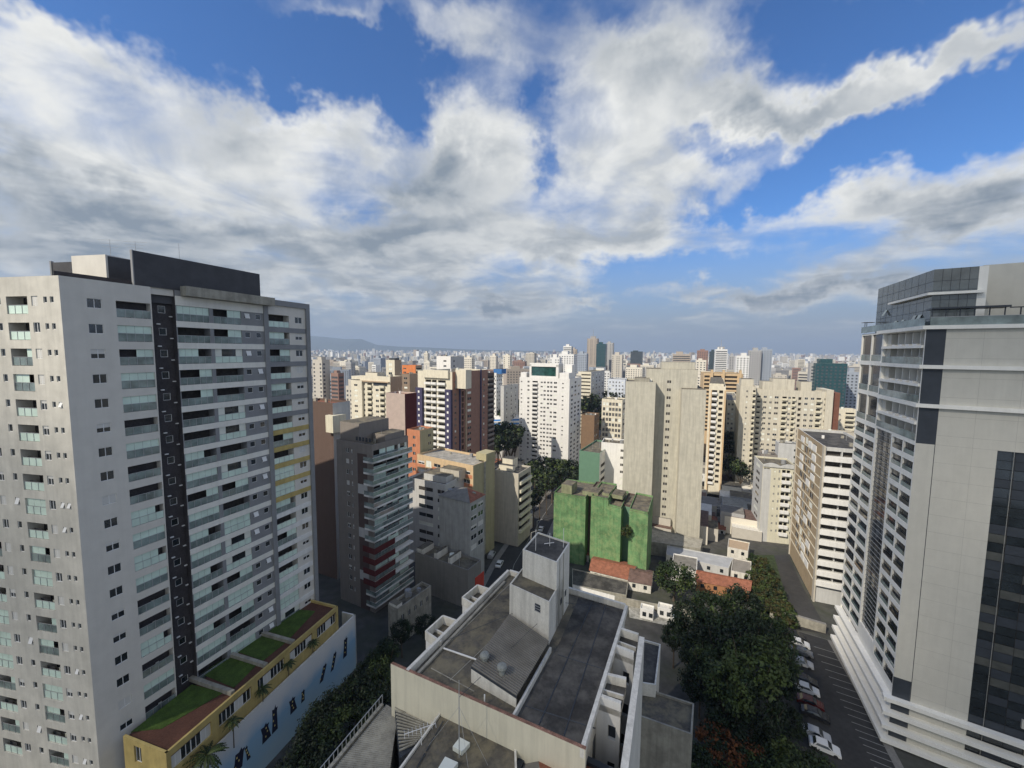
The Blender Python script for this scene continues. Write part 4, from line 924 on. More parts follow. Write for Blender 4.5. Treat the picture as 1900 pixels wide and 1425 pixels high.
B = stdbld('tower_block', 'cream stair tower with a tan side standing behind the crowned cream block', (732, 668), 262, 716, 745, 'L', 27, 3, c_warm, sidewall=c_tanb, front=[(.3, .7, .5, 2, 'w')], flank=[(.8, .9, .8, 2, 'w')], bottom=45, houses=[(.2, .9, .2, .8, 1.2, c_slate)]); B.done()
B = stdbld('tower_block', 'bright orange topped block with striped balconies', (771, 678), 305, 746, 783, 'L', 27, 3, mat('bright_orange', (.60, .20, .07)), sidewall=c_tanb, front=[(.1, .3, 1, 2, 'w')], flank=[(.1, .95, .2, 2, 'r', 2)]); B.done()
B = stdbld('tower_block', 'brown block with a few dark windows between the orange block and the white balconies', (760, 694), 250, 745, 779, 'L', 27, 3, mat('mid_brown', (.25, .19, .14)), sidewall=c_tanb, front=[(.3, .7, .8, 2, 'w')]); B.done()
B = stdbld('slab_block', 'blank deep red slab with a dusty pink front', (751, 731), 150, 716, 773, 'L', 27, 3, mat('dusty_pink', (.45, .36, .31), var=.1), sidewall=c_red, roofm=c_tile); B.done()
# white balconies with purple piers, brick side
B = stdbld('apartment_tower', 'tall tower with white balconies between purple piers and a pink brown flank', (839, 690), 188, 775, 905, 'L', 30, 3, c_warm, sidewall=c_brown2, top=3.5, cap=90, base=-18,
           front=[(.23, .40, .1, 2.2, 'r', 0), (.42, .56, .1, 2.2, 'r', 0), (.60, .82, .1, 2.2, 'r', 0)], flank=[(.06, .10, .9, 2.0, 'w'), (.24, .30, .2, 2.6, 'd'), (.40, .50, .8, 2.0, 'w'), (.86, .90, .9, 2.0, 'w')])
for (x0, x1) in ((-.02, .18), (.84, 1.0)):
    s_ = MB(); s_.fbox(B.ffr, B.wf * x0, B.wf * x1, -18, B.zt - 8.5, -.3, 1.3, c_purp); o = s_.build('pier', B.root)
    for k in range(12): w_ = MB(); w_.fbox(B.ffr, B.wf * (x0 + x1) / 2 - .5, B.wf * (x0 + x1) / 2 + .5, B.zt - 11 - 3 * k, B.zt - 9.9 - 3 * k, 1.3, 1.36, c_wht); w_.build('window', o)
for (x0, x1) in ((.17, .20), (.33, .36), (.76, .79)):
    s_ = MB(); s_.fbox(B.sfr, B.ws * x0, B.ws * x1, -18, B.zt + .3, 0, .5, c_purp if x0 != .33 else c_tanb); s_.build('pilaster', B.root)
s_ = MB(); s_.fbox(B.ffr, B.wf * .2, B.wf * .92, B.zt - 3.2, B.zt + .6, -.2, 1.0, c_warm); s_.fbox(B.ffr, B.wf * 1.0, B.wf * 1.28, B.zt - 8, B.zt + 1, -7, -2.5, c_warm); s_.build('crown', B.root)
B.done()
B = stdbld('apartment_tower', 'dark red brown tower with projecting balconies right of the pink brown flank', (903, 692), 228, 895, 917, 'L', 27, 3, c_brn, sidewall=c_brn, flank=[(.1, .9, .1, 2, 'r', 3)], cap=30, bottom=22); B.done()
B = stdbld('tower_block', 'plain white tower block with two dark windows behind the purple pier tower', (836, 661), 235, 810, 861, 'L', 27, 3, c_wht, sidewall=c_lgray, front=[(.5, .7, .8, 1.8, 'w')], flank=[(.2, .3, .8, 1.8, 'w')], bottom=55); B.done()
B = stdbld('tower_block', 'slim white block with a bright blue water tank on its roof', (921, 692), 300, 914, 932, 'L', 27, 3, c_wht, front=wn(2), flank=wn(3), houses=[(.1, 2.2, .1, .9, 3.0, mat('blue_tank', (.05, .16, .38)))], cap=40); B.done()
B = stdbld('tower_block', 'low grey block with a pitched white shed beside the slim white block', (935, 716), 285, 929, 962, 'L', 27, 3, c_lgray, flank=wn(3, .2)); B.done()
# orange slim block, yellow banded slab
B = stdbld('apartment_block', 'narrow orange red block with an olive flank in front of the purple pier tower', (779, 799), 142, 755, 804, 'L', 27, 3, c_oran, sidewall=c_olive, front=[(.45, .65, .9, 2.0, 'w')], flank=[(.6, .8, 1, 2, 'w')]); B.done()
B = stdbld('apartment_block', 'orange and yellow slab block with white window panels and a pale flat roof', (878, 864), 126, 774, 918, 'L', 33, 3, c_apri, sidewall=c_olive, top=1.2, roofm=mat('pale_roof', (.34, .32, .28), var=.3, scale=.6, fine=.3, grime=(.12, .12, .11)), base=-12,
           front=[(.02, .14, .9, 2.1, 'W'), (.17, .27, .3, 2.6, 'w'), (.32, .44, .9, 2.1, 'W'), (.49, .60, .9, 2.1, 'W'), (.66, .77, .3, 2.6, 'w'), (.82, .95, .9, 2.1, 'W')], cap=60)
for (x0, x1) in ((0, .155), (.29, .46), (.475, .63), (.80, .985)):
    s_ = MB()
    for z in rows(B.zt, -8, 3, B.zt - 4.2): s_.fbox(B.ffr, B.wf * x0, B.wf * x1, z - .35, z + .85, -.05, .05, c_oran)
    s_.build('orange_panel', B.root)['kind'] = 'stuff'
s_ = MB(); s_.fbox(B.sfr, B.ws * .55, B.ws, B.zt - .02, B.zt + 2.4, -4, .3, c_olive); s_.fbox(B.sfr, B.ws * .47, B.ws * .55, -12, B.zt, 0, .25, c_conc); s_.build('stair_core', B.root); B.done()
B = stdbld('apartment_block', 'plain beige block with framed balcony openings on its flank beside the street', (962, 879), 138, 918, 985, 'L', 27, 3, c_beige, flank=[(.06, .94, .7, 2.4, 'r', 2)], base=-12.5, roofm=c_roofd, houses=[(.0, .45, .55, .95, 3.0, c_warm), (.0, .6, .3, .5, 1.2, c_warm)]); B.done()
# grey block with the red hip
B = stdbld('apartment_block', 'weathered grey block with a red and grey hipped roof', (872, 933), 106, 815, 899, 'L', 30, 2.85, mat('weathered_grey', (.40, .40, .38), var=.06, streak=.3, grime=(.28, .28, .26)), flank=[(.08, .46, .8, 2.2, 'W'), (.56, .92, .8, 2.2, 'W')], base=-10, bottom=9, roofm=c_corr, top=.6, cap=60, parap=.1)
p = [Vector(B.ffr.pt(-.3, 0, .3)), Vector(B.ffr.pt(B.wf + .3, 0, .3)), Vector(B.ffr.pt(B.wf + .3, 0, -B.ws - .3)), Vector(B.ffr.pt(-.3, 0, -B.ws - .3))]
c_ = sum(p, Vector()) / 4; s_ = MB(); z = B.zt + .05
for i in range(4):
    a_, b_ = p[i], p[(i + 1) % 4]; s_.quad([(a_.x, a_.y, z), (b_.x, b_.y, z), (c_.x + 1.5, c_.y, z + 2.2)], c_tile if i == 1 else c_corr)
s_.build('roof', B.root); B.done()
B = stdbld('apartment_block', 'light grey apartment wing with ribbon windows and cluttered roof behind the red hipped roof', (826, 899), 119, 757, 868, 'L', 27, 2.85, c_lgray, sidewall=c_lgray, front=[(.30, .68, .8, 2.0, 'w'), (.80, .98, .8, 2.0, 'w')], flank=[(.1, .4, .8, 2, 'w')], base=-11, houses=[(.3, .9, .2, .8, 1.4, c_lgray), (.55, 1.05, .5, 1.3, 2.6, c_beige)], cap=50); B.done()
B = stdbld('apartment_block', 'grey wall block stepping down in front of the red hipped roof block', (868, 1058), 98, 770, 884, 'L', 30, 3, mat('drab_render', (.22, .21, .19), var=.08, streak=.2), base=-10, houses=[(-.0, .12, .1, .9, .9, c_whd), (.35, .40, .1, .9, 1.2, c_whd), (.62, .66, .1, .9, 1.2, c_whd)]); B.done()
B = stdbld('low_block', 'low grey concrete building with an open square shaft in front of the red banded tower', (738, 1130), 84, 720, 800, 'L', 32, 3, c_conc, base=-9.5, houses=[(.1, .9, .0, .15, .6, c_whd)], flank=wn(5, .4)); B.done()
# white tower
B = stdbld('apartment_tower', 'tall white tower with a dark green glass band framed at its crown', (1057, 703), 262, 964, 1079, 'L', 27, 2.9, c_wht, top=1.6, base=-26, cap=95,
           front=[(.03, .06, .8, 1.7, 'w'), (.17, .21, .8, 2.0, 'w'), (.27, .38, .2, 2.1, 'r', 0), (.44, .48, .8, 1.8, 'w'), (.50, .54, .8, 2, 'w'), (.57, .61, .8, 2.0, 'w'), (.63, .67, .8, 2, 'w'), (.70, .76, .8, 2.0, 'w'), (.86, .89, .8, 1.6, 'w')],
           flank=[(.15, .28, .8, 2.1, 'w'), (.42, .55, .8, 2.1, 'w'), (.7, .85, .8, 2.1, 'w')])
s_ = MB(); f = B.ffr; w = B.wf; z = B.zt
s_.fbox(f, w * .20, w * .78, z - .5, z + 1.2, -2, -.5, c_wht); s_.fbox(f, w * .20, w * .24, z + 1.2, z + 9, -2, -.5, c_wht); s_.fbox(f, w * .73, w * .78, z + 1.2, z + 9, -2, -.5, c_wht); s_.fbox(f, w * .20, w * .78, z + 7.6, z + 10, -2, -.5, c_wht)
s_.fbox(f, w * .22, w * .76, z - .5, z + 9.6, -12, -2.01, c_lgray); s_.fbox(f, w * .80, w * .98, z - .5, z + 3.8, -8, -.4, c_wht); s_.fbox(f, w * .02, w * .14, z - .5, z + 3.2, -6, -.4, c_wht); s_.fbox(f, w * .82, w * .96, z - .5, z + 9, -16, -9, c_wht)
s_.build('crown', B.root); s_ = MB(); s_.quad([f.pt(w * .24, z + 1.2, -1.2), f.pt(w * .73, z + 1.2, -1.2), f.pt(w * .73, z + 7.6, -1.2), f.pt(w * .24, z + 7.6, -1.2)], c_tealg); s_.build('glass_band', B.root); B.done()
B = stdbld('apartment_block', 'yellow striped block with grey flank behind the white tower', (1097, 690), 330, 1078, 1122, 'L', 27, 3, c_warm, sidewall=c_lgray, front=[(.05, .95, 1, 2.1, 'd')], flank=wn(4, .3), cap=40, bottom=14); B.done()
B = stdbld('apartment_block', 'narrow brown block in front of dark trees right of the white tower', (1103, 771), 215, 1079, 1112, 'L', 27, 3, mat('umber', (.20, .13, .08)), flank=wn(3, .4), cap=30); B.done()
B = stdbld('apartment_block', 'sunlit cream block with a fine grid of blind windows beside the tall slab tower', (1155, 742), 222, 1117, 1162, 'L', 27, 3, c_warm, front=wn(6, .72, .5, 2.3, 'w'), flank=wn(1), houses=[(.6, .95, .3, .9, -2, c_warm)], cap=70); B.done()
B = stdbld('apartment_block', 'white and pale blue faceted block beyond dark trees', (1160, 704), 330, 1128, 1168, 'L', 27, 3, mat('pale_blue_white', (.56, .60, .66)), front=wn(5, .4), cap=40, bottom=18); B.done()
# green-white block
B = stdbld('apartment_block', 'low block with a blank dull green front wall and shaded windows on the flank', (1113, 841), 152, 1075, 1141, 'L', 29, 2.9, c_gdark, sidewall=c_wht, flank=[(.08, .80, .7, 2.0, 'w')], base=-14); B.done()
B = stdbld('apartment_block', 'small white block with one column of windows against the tall slab tower', (1160, 824), 156, 1116, 0, 'L', 20, 2.9, c_wht, front=[(.82, .94, .8, 1.8, 'w')], base=-14, sidedepth=9); B.done()
# cream slab tower: two slabs and a recessed core
B = stdbld('slab_tower', 'tall stained cream tower of two blank slabs joined by a recessed windowed core', (1217, 709), 144, 1161, 0, 'L', 17, 3, c_old, base=-13, sidedepth=19, houses=[(.3, .8, .1, .5, 1.2, c_conc)], flank=[])
P2 = atY(1266, 722, 141); v2 = B.v; w2 = solve(P2, v2, 1311); f2 = Fr(P2, v2); s_ = MB(); s_.fbox(f2, 0, w2, -13.3, P2.z, -19, 0, c_old, c_roofc); s_.build('right_slab', B.root)
f3 = Fr(B.ffr.pt(B.wf * .7, 0, -5), v2); w3 = solve(Vector(f3.pt(0, 50)), v2, 1295); zc = atY(1240, 684, 152).z
mb = MB(); ax = solve(Vector(f3.pt(0, 50)), v2, 1246); facade(mb, f3, w3, -13.3, zc, [(ax - 1.4, ax, [(z, z + 1.0, .2, c_void) for z in rows(0, -8, 3.0, zc - 5.2)])], c_old)
mb.fbox(f3, 0.01, w3 - .01, zc - 8, zc - .01, -13, -.41, c_old, c_roofc); mb.quad([f3.pt(w3, -13.3), f3.pt(w3, -13.3, -12), f3.pt(w3, zc, -12), f3.pt(w3, zc)], c_old); mb.quad([f3.pt(0, zc), f3.pt(w3, zc), f3.pt(w3, zc, -12), f3.pt(0, zc, -12)], c_roofc); mb.build('core', B.root)
for z in rows(0, -8, 3.0, zc - 5.2): B.put('window', f3, ax - 1.4, z, -.1, 'lite', 1.4, 1.0, 1)
mb = MB(); mb.fbox(f3, w3 * .3, w3 * .96, zc, zc + 2.6, -10, -2, c_old, c_roofc); mb.build('roof_house', B.root)
B.done()
# green building
G = [atY(1028, 913, 127), atY(1087, 917, 123), atY(1097, 919, 122.5), atY(1129, 921, 120), atY(1153, 941, 117.5), atY(1168, 943, 116), atY(1203, 947, 113)]
GB = Bld('green_building', 'old green painted block with peeling paint, stepped roofs and two dark vertical recesses', 'building', (G[3].x, G[3].y + 6, -10.5))
bk = Vector((.42, .91, 0)); mb = GB.body
secs = [(0, 1, 0, G[0].z, c_green), (1, 2, 4.0, G[1].z - .3, c_brn), (2, 3, 0, G[2].z, c_green), (3, 4, 0, G[4].z, c_green), (4, 5, 4.0, G[4].z - .4, c_gdark), (5, 6, 0, G[5].z, c_green)]
for i, j, dp, zt, mm in secs:
    a_, b_ = G[i] + bk * dp, G[j] + bk * dp; poly = [(a_.x, a_.y), (b_.x, b_.y), (b_.x + bk.x * (15 - dp), b_.y + bk.y * (15 - dp)), (a_.x + bk.x * (15 - dp), a_.y + bk.y * (15 - dp))]
    mb.prism(poly, -11, zt - .6, mm, c_roofc); roofring(mb, poly, zt, mm if dp == 0 else c_brn, c_roofc, par=.55, th=.15)
c_gcap = mat('mossy_render', (.24, .25, .15), var=.2, streak=.4); mb2 = MB(); zt = G[0].z
for (x0, y0, ww, hh) in ((2, 3, 3.5, 2.6), (8.5, 5, 5.2, .9), (14.8, 6, 2.2, 1.1), (17.5, 7, 3.5, .7)):
    fg = Fr(G[0], G[6] - G[0]); s_ = MB(); s_.fbox(fg, x0, x0 + ww, zt - .5, zt + hh, -y0 - 4, -y0 + 1.5, c_gcap, c_roofc); s_.build('roof_house', GB.root)
fg = Fr(G[4], G[6] - G[4])
gl_ = MB()
for k in range(12):
    t = k / 12
GB.done()

# right hand middle distance
B = stdbld('apartment_tower', 'slim cream and orange tower with stacked red trimmed balconies', (1316, 716), 208, 1308, 1347, 'R', 27, 3, c_warm, front=[(.2, .5, .1, 2.1, 'r', 0), (.62, .85, .5, 2.1, 'd')], base=-17, cap=60, houses=[(0, .9, .1, .9, .8, c_warm)])
s_ = MB(); s_.fbox(B.ffr, B.wf * .93, B.wf * 1.03, -17, B.zt - 2, -.4, .9, c_apri); s_.fbox(B.ffr, B.wf * .12, B.wf * .18, -17, B.zt - 2, -.4, .9, c_apri); s_.build('pier', B.root); B.done()
B = stdbld('apartment_block', 'small sunlit cream block with rows of yellow edged windows', (1349, 742), 246, 1345, 1371, 'R', 27, 3, c_warm, front=wn(3, .5), base=-22, cap=40, roofm=c_corr); B.done()
B = stdbld('slab_block', 'wide apricot slab block with orange ribbon balconies and tall fins', (1306, 692), 330, 1300, 1379, 'R', 20, 3.2, c_apri, front=[(.02, .16, .6, 2.4, 'd'), (.24, .46, .6, 2.4, 'd'), (.54, .86, .6, 2.4, 'd')], bottom=20, cap=10)
for x in (.18, .48, .90): s_ = MB(); s_.fbox(B.ffr, B.wf * x, B.wf * (x + .06), -30, B.zt + 2.8, -2, 1, c_apri); s_.build('fin', B.root)
B.done()
c_umb = mat('dark_umber', (.17, .075, .05), var=.15); c_cc = mat('complex_cream', (.58, .54, .44), var=.05, streak=.25)
B = stdbld('apartment_tower', 'tall narrow cream tower at the left end of the wide cream complex', (1374, 716), 218, 1367, 1403, 'R', 24, 3, c_cc, front=[(.4, .5, .9, 1.9, 'w'), (.82, .98, .3, 2.1, 'r', 2)], base=-19, cap=60, houses=[(.1, .9, .2, .8, 3.6, c_cc)]); B.done()
B = stdbld('apartment_block', 'wide cream apartment complex with a stepped crown and many small balconies', (1403, 722), 222, 1400, 1546, 'R', 20, 3, c_cc, front=[(.02, .07, .3, 2, 'r', 2), (.11, .15, .9, 2, 'w'), (.19, .22, .9, 2, 'w'), (.26, .31, .9, 2, 'w'), (.36, .42, .2, 2, 'r', 2), (.44, .47, .9, 2, 'w'), (.49, .53, .2, 2, 'r', 2), (.57, .61, .4, 2, 'd'), (.65, .69, .9, 2, 'w'), (.73, .77, .9, 2, 'w'), (.80, .86, .2, 2, 'r', 2), (.90, .93, .9, 2, 'w')],
           base=-20, cap=95, top=2.6)
for (x0, x1, hh, dd_) in ((.09, .23, 4.5, .5), (.23, .42, 6.2, .3), (.42, .52, 6.0, .3), (.60, .74, 4.8, .5)): s_ = MB(); s_.fbox(B.ffr, B.wf * x0, B.wf * x1 - .1, B.zt - .6, B.zt + hh, -9, -1, c_cc, c_roofc); s_.build('roof_house', B.root)
s_ = MB(); s_.fbox(B.ffr, B.wf * .91, B.wf * 1.0, -20, B.zt + 1, -14, .8, c_cc); s_.fbox(B.ffr, B.wf * 1.002, B.wf * 1.10, -20, B.zt - .5, -14, -1, c_umb); s_.build('end_wing', B.root); B.done()
B = stdbld('apartment_block', 'small bright cream block with dark windows left of the office tower', (1541, 770), 236, 1539, 1564, 'R', 22, 3, c_warm, front=wn(3, .4), cap=30, base=-21); B.done()
B = stdbld('apartment_block', 'taller pale block behind the small bright cream block', (1553, 758), 246, 1551, 1590, 'R', 22, 3, c_warm, front=[(.45, .9, .4, 2, 'r', 2)], cap=20, base=-21); B.done()
B = stdbld('low_block', 'long low grey wall building below the cream complex', (1506, 798), 205, 1500, 1590, 'R', 22, 3, c_beige, front=[(.1, .12, .8, 2, 'w'), (.3, .32, .8, 2, 'w')], cap=20, base=-18); B.done()
B = stdbld('apartment_block', 'grey block with a dark stepped roof behind the scalloped balcony tower', (1445, 822), 172, 1442, 1484, 'R', 22, 3, c_lgray, front=[(.75, .9, 1, 2, 'w')], cap=20, base=-16, roofm=c_roofd); B.done()
B = stdbld('apartment_block', 'low dark roofed building in the shade left of the grey block', (1412, 842), 166, 1408, 1443, 'R', 22, 3, c_bgr, cap=20, base=-16, roofm=c_roofd); B.done()
B = stdbld('apartment_tower', 'cream tower with a scalloped roof edge and a column of curved balconies', (1416, 862), 146, 1400, 1482, 'R', 20, 2.85, mat('soft_cream', (.62, .59, .46), var=.05, streak=.15), sidewall=c_lgray,
           front=[(.03, .20, .7, 2.3, 'w'), (.33, .37, .9, 1.6, 'w'), (.46, .50, .9, 1.9, 'w'), (.55, .66, .1, 2.1, 'r', 0), (.68, .78, .1, 2.1, 'r', 0), (.86, .90, .9, 1.7, 'w')], flank=[(.3, .7, .8, 2, 'w')], base=-15, cap=90, top=.6)
s_ = MB(); s_.fbox(B.ffr, B.wf * .01, B.wf * .24, -15, B.zt - 1.5, -.1, .003, c_lgray); s_.build('grey_panel', B.root)['label'] = 'grey shaded window bay'
s_ = MB()
for k in range(16):
    t0, t1 = k / 16, (k + 1) / 16; h0, h1 = [.9 * abs(math.sin(math.pi * 2.0 * t)) for t in (t0, t1)]
    s_.quad([B.ffr.pt(B.wf * t0, B.zt - .6, .35), B.ffr.pt(B.wf * t1, B.zt - .6, .35), B.ffr.pt(B.wf * t1, B.zt + h1, .35), B.ffr.pt(B.wf * t0, B.zt + h0, .35)], c_lgray); s_.quad([B.ffr.pt(B.wf * t0, B.zt + h0, .35), B.ffr.pt(B.wf * t1, B.zt + h1, .35), B.ffr.pt(B.wf * t1, B.zt + h1, -.2), B.ffr.pt(B.wf * t0, B.zt + h0, -.2)], c_lgray)
s_.build('scalloped_parapet', B.root); B.done()
# brown and white slab beside the office tower
c_ochre = mat('ochre_brick', (.36, .28, .18), var=.12, fine=.1)
B = stdbld('slab_block', 'slab block with ochre brick flank, white panels and long white balconies on the front', (1531, 829), 103, 1481, 1640, 'R', 24, 2.85, c_lgray, sidewall=c_ochre,
           front=[(.03, .30, 1.0, 2.35, 'd'), (.32, .64, 1.0, 2.35, 'd'), (.66, .97, 1.0, 2.35, 'd')], flank=[(.18, .30, .5, 2.2, 'w'), (.34, .44, .5, 2.5, 'w'), (.48, .58, .9, 2.2, 'w'), (.62, .74, .5, 2.2, 'w')], base=-9.5, top=.5, roofm=c_roofd, cap=90, bottom=5)
s_ = MB()
for i, z in enumerate(rows(0, -6, 2.85, B.zt - .5 - 2.85)): s_ = MB(); s_.fbox(B.ffr, .0, B.wf, z - .3, z + .95, .003, .9, c_wht); s_.build('balcony', B.root); s_ = MB(); s_.fbox(B.sfr, 0, B.ws, z - .12, z + .12, -.05, .12, c_warm); s_.build('floor_band', B.root)
s_ = MB(); s_.fbox(B.sfr, B.ws - 1.0, B.ws + .5, -9.5, B.zt + .2, -.1, .3, c_beige); s_.build('corner_pier', B.root); s_ = MB(); s_.fbox(B.sfr, -.3, .3, -9.5, B.zt + .1, -.1, .3, c_beige); s_.build('corner_pier', B.root)
rr_ = random.Random(3)
for z in rows(0, -6, 2.85, B.zt - .5 - 2.85):
    for x in (.17, .47, .62):
        if rr_.random() < .6: s_ = MB(); s_.fbox(B.sfr, B.ws * x, B.ws * (x + .13), z + .2, z + 1.9, .0, .16, c_wht); s_.build('white_panel', B.root)
B.done()
gm = MB(); ys = [-120, 0, 45, 60, 75, 92, 110, 126, 143, 170, 200, 235, 270, 380, 500, 800, 1200, 3000, 6000, 12000, 30000, 50000]; xs = [-50000, -10000, -2000, -500, -200, -80, 0, 80, 200, 500, 2000, 10000, 50000]
c_grd = mat('city_ground', (.07, .068, .062), var=.35, scale=.05, fine=.3, grime=(.05, .06, .03), gscale=.08)
for a, b in zip(ys, ys[1:]):
    for c, d in zip(xs, xs[1:]): gm.quad([(c, a, gz(a)), (d, a, gz(a)), (d, b, gz(b)), (c, b, gz(b))], c_grd)
tag(gm.build('ground'), None, None, kind='structure')
# ================================================================ GROUND LEVEL
def G(px, py, dz=0.0):
    z = -8.0
    for _ in range(12):
        p = atZ(px, py, z + dz); z = gz(p.y)
    return Vector((p.x, p.y, z + dz))
def strip(name, L_, R_, mt_, dz, n=14, kind='structure', label=None):
    mb = MB()
    def samp(P_, t):
        s = t * (len(P_) - 1); i = min(int(s), len(P_) - 2); return P_[i] * (1 - (s - i)) + P_[i + 1] * (s - i)
    prev = None
    for k in range(n * (len(L_) - 1) + 1):
        t = k / (n * (len(L_) - 1)); a, b = samp(L_, t), samp(R_, t); a = Vector((a.x, a.y, gz(a.y) + dz)); b = Vector((b.x, b.y, gz(b.y) + dz))
        if prev: mb.quad([prev[0], prev[1], b, a], mt_)
        prev = (a, b)
    o = mb.build(name)
    if kind: o['kind'] = kind
    return o
Lr = [G(895, 1100), G(925, 1040), G(958, 992), G(992, 948), G(1024, 912), G(1052, 884)]
Rr = [G(985, 1120), G(984, 1056), G(1010, 1003), G(1028, 962), G(1046, 926), G(1070, 892)]
strip('road', Lr, Rr, c_asph, .03)
c_pav = mat('pavement_slab', (.22, .21, .19), var=.15, fine=.15)
strip('pavement', [p + Vector((-1.8, .6, 0)) for p in Lr], Lr, c_pav, .13)
strip('pavement', Rr, [p + Vector((2.0, -.6, 0)) for p in Rr], c_pav, .13)
c_line = mat('road_paint', (.28, .28, .26), var=.2, scale=3)
Mid = [(a + b) / 2 for a, b in zip(Lr, Rr)]
strip('road_marking', [p - Vector((.08, 0, 0)) for p in Mid], [p + Vector((.08, 0, 0)) for p in Mid], c_line, .04)
# car park and service path beside the office tower
P_ = [G(1446, 1162), G(1535, 1188), G(1592, 1290), G(1668, 1440)]; Q_ = [G(1420, 1180), G(1430, 1250), G(1440, 1330), G(1450, 1450)]
strip('car_park', Q_, P_, c_asph, .03)
strip('service_road', [G(1478, 1168), G(1452, 1085), G(1436, 1030)], [G(1540, 1178), G(1490, 1090), G(1462, 1030)], c_asph, .035)
strip('garden_bed', [G(1395, 1150), G(1388, 1085), G(1388, 1030)], [G(1478, 1168), G(1452, 1085), G(1436, 1030)], mat('garden_soil', (.035, .05, .018), var=.5, scale=.8, fine=.4), .05)
strip('pavement', P_, [p + Vector((1.1, -.6, 0)) for p in P_], c_pav, .15)
mk = MB()
for k in range(17):
    p = Vector((63.5, 59.0, 0)) * 0 + G(1510 + 7.0 * k, 1200 + 14 * k); d = Vector((.85, -.52, 0))
    a, b = p, p + d * 4.0; n_ = Vector((.52, .85, 0)) * .06
    mk.quad([(*(a - n_).xy, gz(a.y) + .06), (*(b - n_).xy, gz(b.y) + .06), (*(b + n_).xy, gz(b.y) + .06), (*(a + n_).xy, gz(a.y) + .06)], c_line)
mk.build('road_marking')['kind'] = 'structure'
w0, w1 = G(1428, 1146), G(1532, 1176); f = Fr(w0, w1 - w0); r = root('concrete_wall', (*((w0 + w1) / 2).xy, -8.2), 'low pale concrete wall across the top of the car park', 'wall'); b_ = MB(); b_.fbox(f, 0, (w1 - w0).length, -9, -6.4, -.8, 0, c_conc, c_pav); b_.build('wall', r)
w0, w1 = G(1430, 1070), G(1452, 1146); 
def gwall(name, label, a, b, h, th, mt_, cat='wall'):
    w0, w1 = G(*a), G(*b); f = Fr(w0, w1 - w0); z = min(w0.z, w1.z); r = root(name, (*((w0 + w1) / 2).xy, z), label, cat); b_ = MB(); b_.fbox(f, 0, (w1 - w0).length, z - .5, max(w0.z, w1.z) + h, -th, 0, mt_, c_conc); b_.build('wall', r); return r
# low houses
def house(label, pts, h, wallm, roofm, flat=False, name='house', slope=1.4, base=None, cat='house'):
    """pts: eave corners in px, h above ground"""
    z = gz(G(*pts[0]).y) ; zt = z + h; P_ = [Vector(q2(*p, zt)) for p in pts]; c = sum(P_, Vector((0, 0))) / 4
    r = root(name, (c.x, c.y, z - .3), label, cat); b = MB()
    for i in range(4): p, q = P_[i], P_[(i + 1) % 4]; b.quad([(*p, z - 1), (*q, z - 1), (*q, zt), (*p, zt)], wallm)
    b.build('wall', r); b = MB()
    if flat:
        roofring(b, [tuple(p) for p in P_], zt + .25, wallm, roofm, par=.3, th=.15)
        for i in range(4): p, q = P_[i], P_[(i + 1) % 4]; b.quad([(*p, zt), (*q, zt), (*q, zt + .25), (*p, zt + .25)], wallm)
    else:
        m0, m1 = (P_[0] + P_[3]) / 2, (P_[1] + P_[2]) / 2; o = [c + (p - c) * 1.06 for p in P_]; e0 = m0 + (m0 - c) * .06; e1 = m1 + (m1 - c) * .06
        b.quad([(*o[0], zt), (*o[1], zt), (*e1, zt + slope), (*e0, zt + slope)], roofm); b.quad([(*e0, zt + slope), (*e1, zt + slope), (*o[2], zt), (*o[3], zt)], roofm)
        b.quad([(*o[0], zt), (*e0, zt + slope), (*o[3], zt)], wallm); b.quad([(*o[1], zt), (*o[2], zt), (*e1, zt + slope)], wallm)
        d = (e1 - e0); f = Fr(e0, d); b.fbox(f, 0, d.length, zt + slope - .05, zt + slope + .12, -.15, .15, roofm)
    b.build('roof', r)
    n = max(2, int((P_[2] - P_[3]).length / 3)); f = Fr(P_[3], P_[2] - P_[3])
    for k in range(n):
        w_ = MB(); L_ = (P_[2] - P_[3]).length; a = L_ * (k + .35) / n
        if h > 2.4: w_.fbox(f, a, a + .9, zt - 1.6, zt - .5, .003, .05, c_glass); w_.build('window', r)
    return r
c_dtile = mat('old_dark_tile', (.13, .085, .07), var=.35, scale=.9, fine=.3)
house('long house with a bright terracotta roof in front of the green building', [(1103, 1033), (1184, 1047), (1168, 1076), (1095, 1058)], 4.5, c_whd, c_tile)
house('little terracotta roofed house against the left foot of the green building', [(1056, 1002), (1093, 1008), (1093, 1030), (1054, 1024)], 4.5, c_whd, c_tile)
house('long dark roofed shed below the terracotta roof', [(1062, 1056), (1166, 1080), (1162, 1106), (1062, 1086)], 3.2, c_conc, c_roofd, True, 'shed', cat='shed')
house('dark tiled house between the green wall and the white house', [(1172, 1052), (1212, 1060), (1208, 1086), (1166, 1078)], 4, c_whd, c_dtile)
house('small white two storey house with a sunlit blank wall beside the round tree', [(1250, 1028), (1294, 1036), (1293, 1062), (1246, 1052)], 6, c_wht, c_corr, True)
house('long grey sheet roofed warehouse below the tall stained slab tower', [(1238, 1013), (1360, 1036), (1352, 1056), (1236, 1030)], 5.5, c_lgray, mat('grey_sheet', (.36, .37, .38), var=.15, scale=.4), True, 'warehouse', cat='warehouse')
house('shed with a brown ribbed metal roof at the right end of the warehouse', [(1360, 1036), (1394, 1043), (1393, 1068), (1356, 1060)], 5.0, c_whd, mat('brown_sheet', (.24, .22, .19), var=.15), True, 'shed', cat='shed')
house('low house with orange walls and a brown tiled roof above the big trees', [(1296, 1058), (1394, 1078), (1390, 1096), (1292, 1078)], 4.2, mat('orange_wall', (.40, .19, .09), var=.15, streak=.2), c_tile)
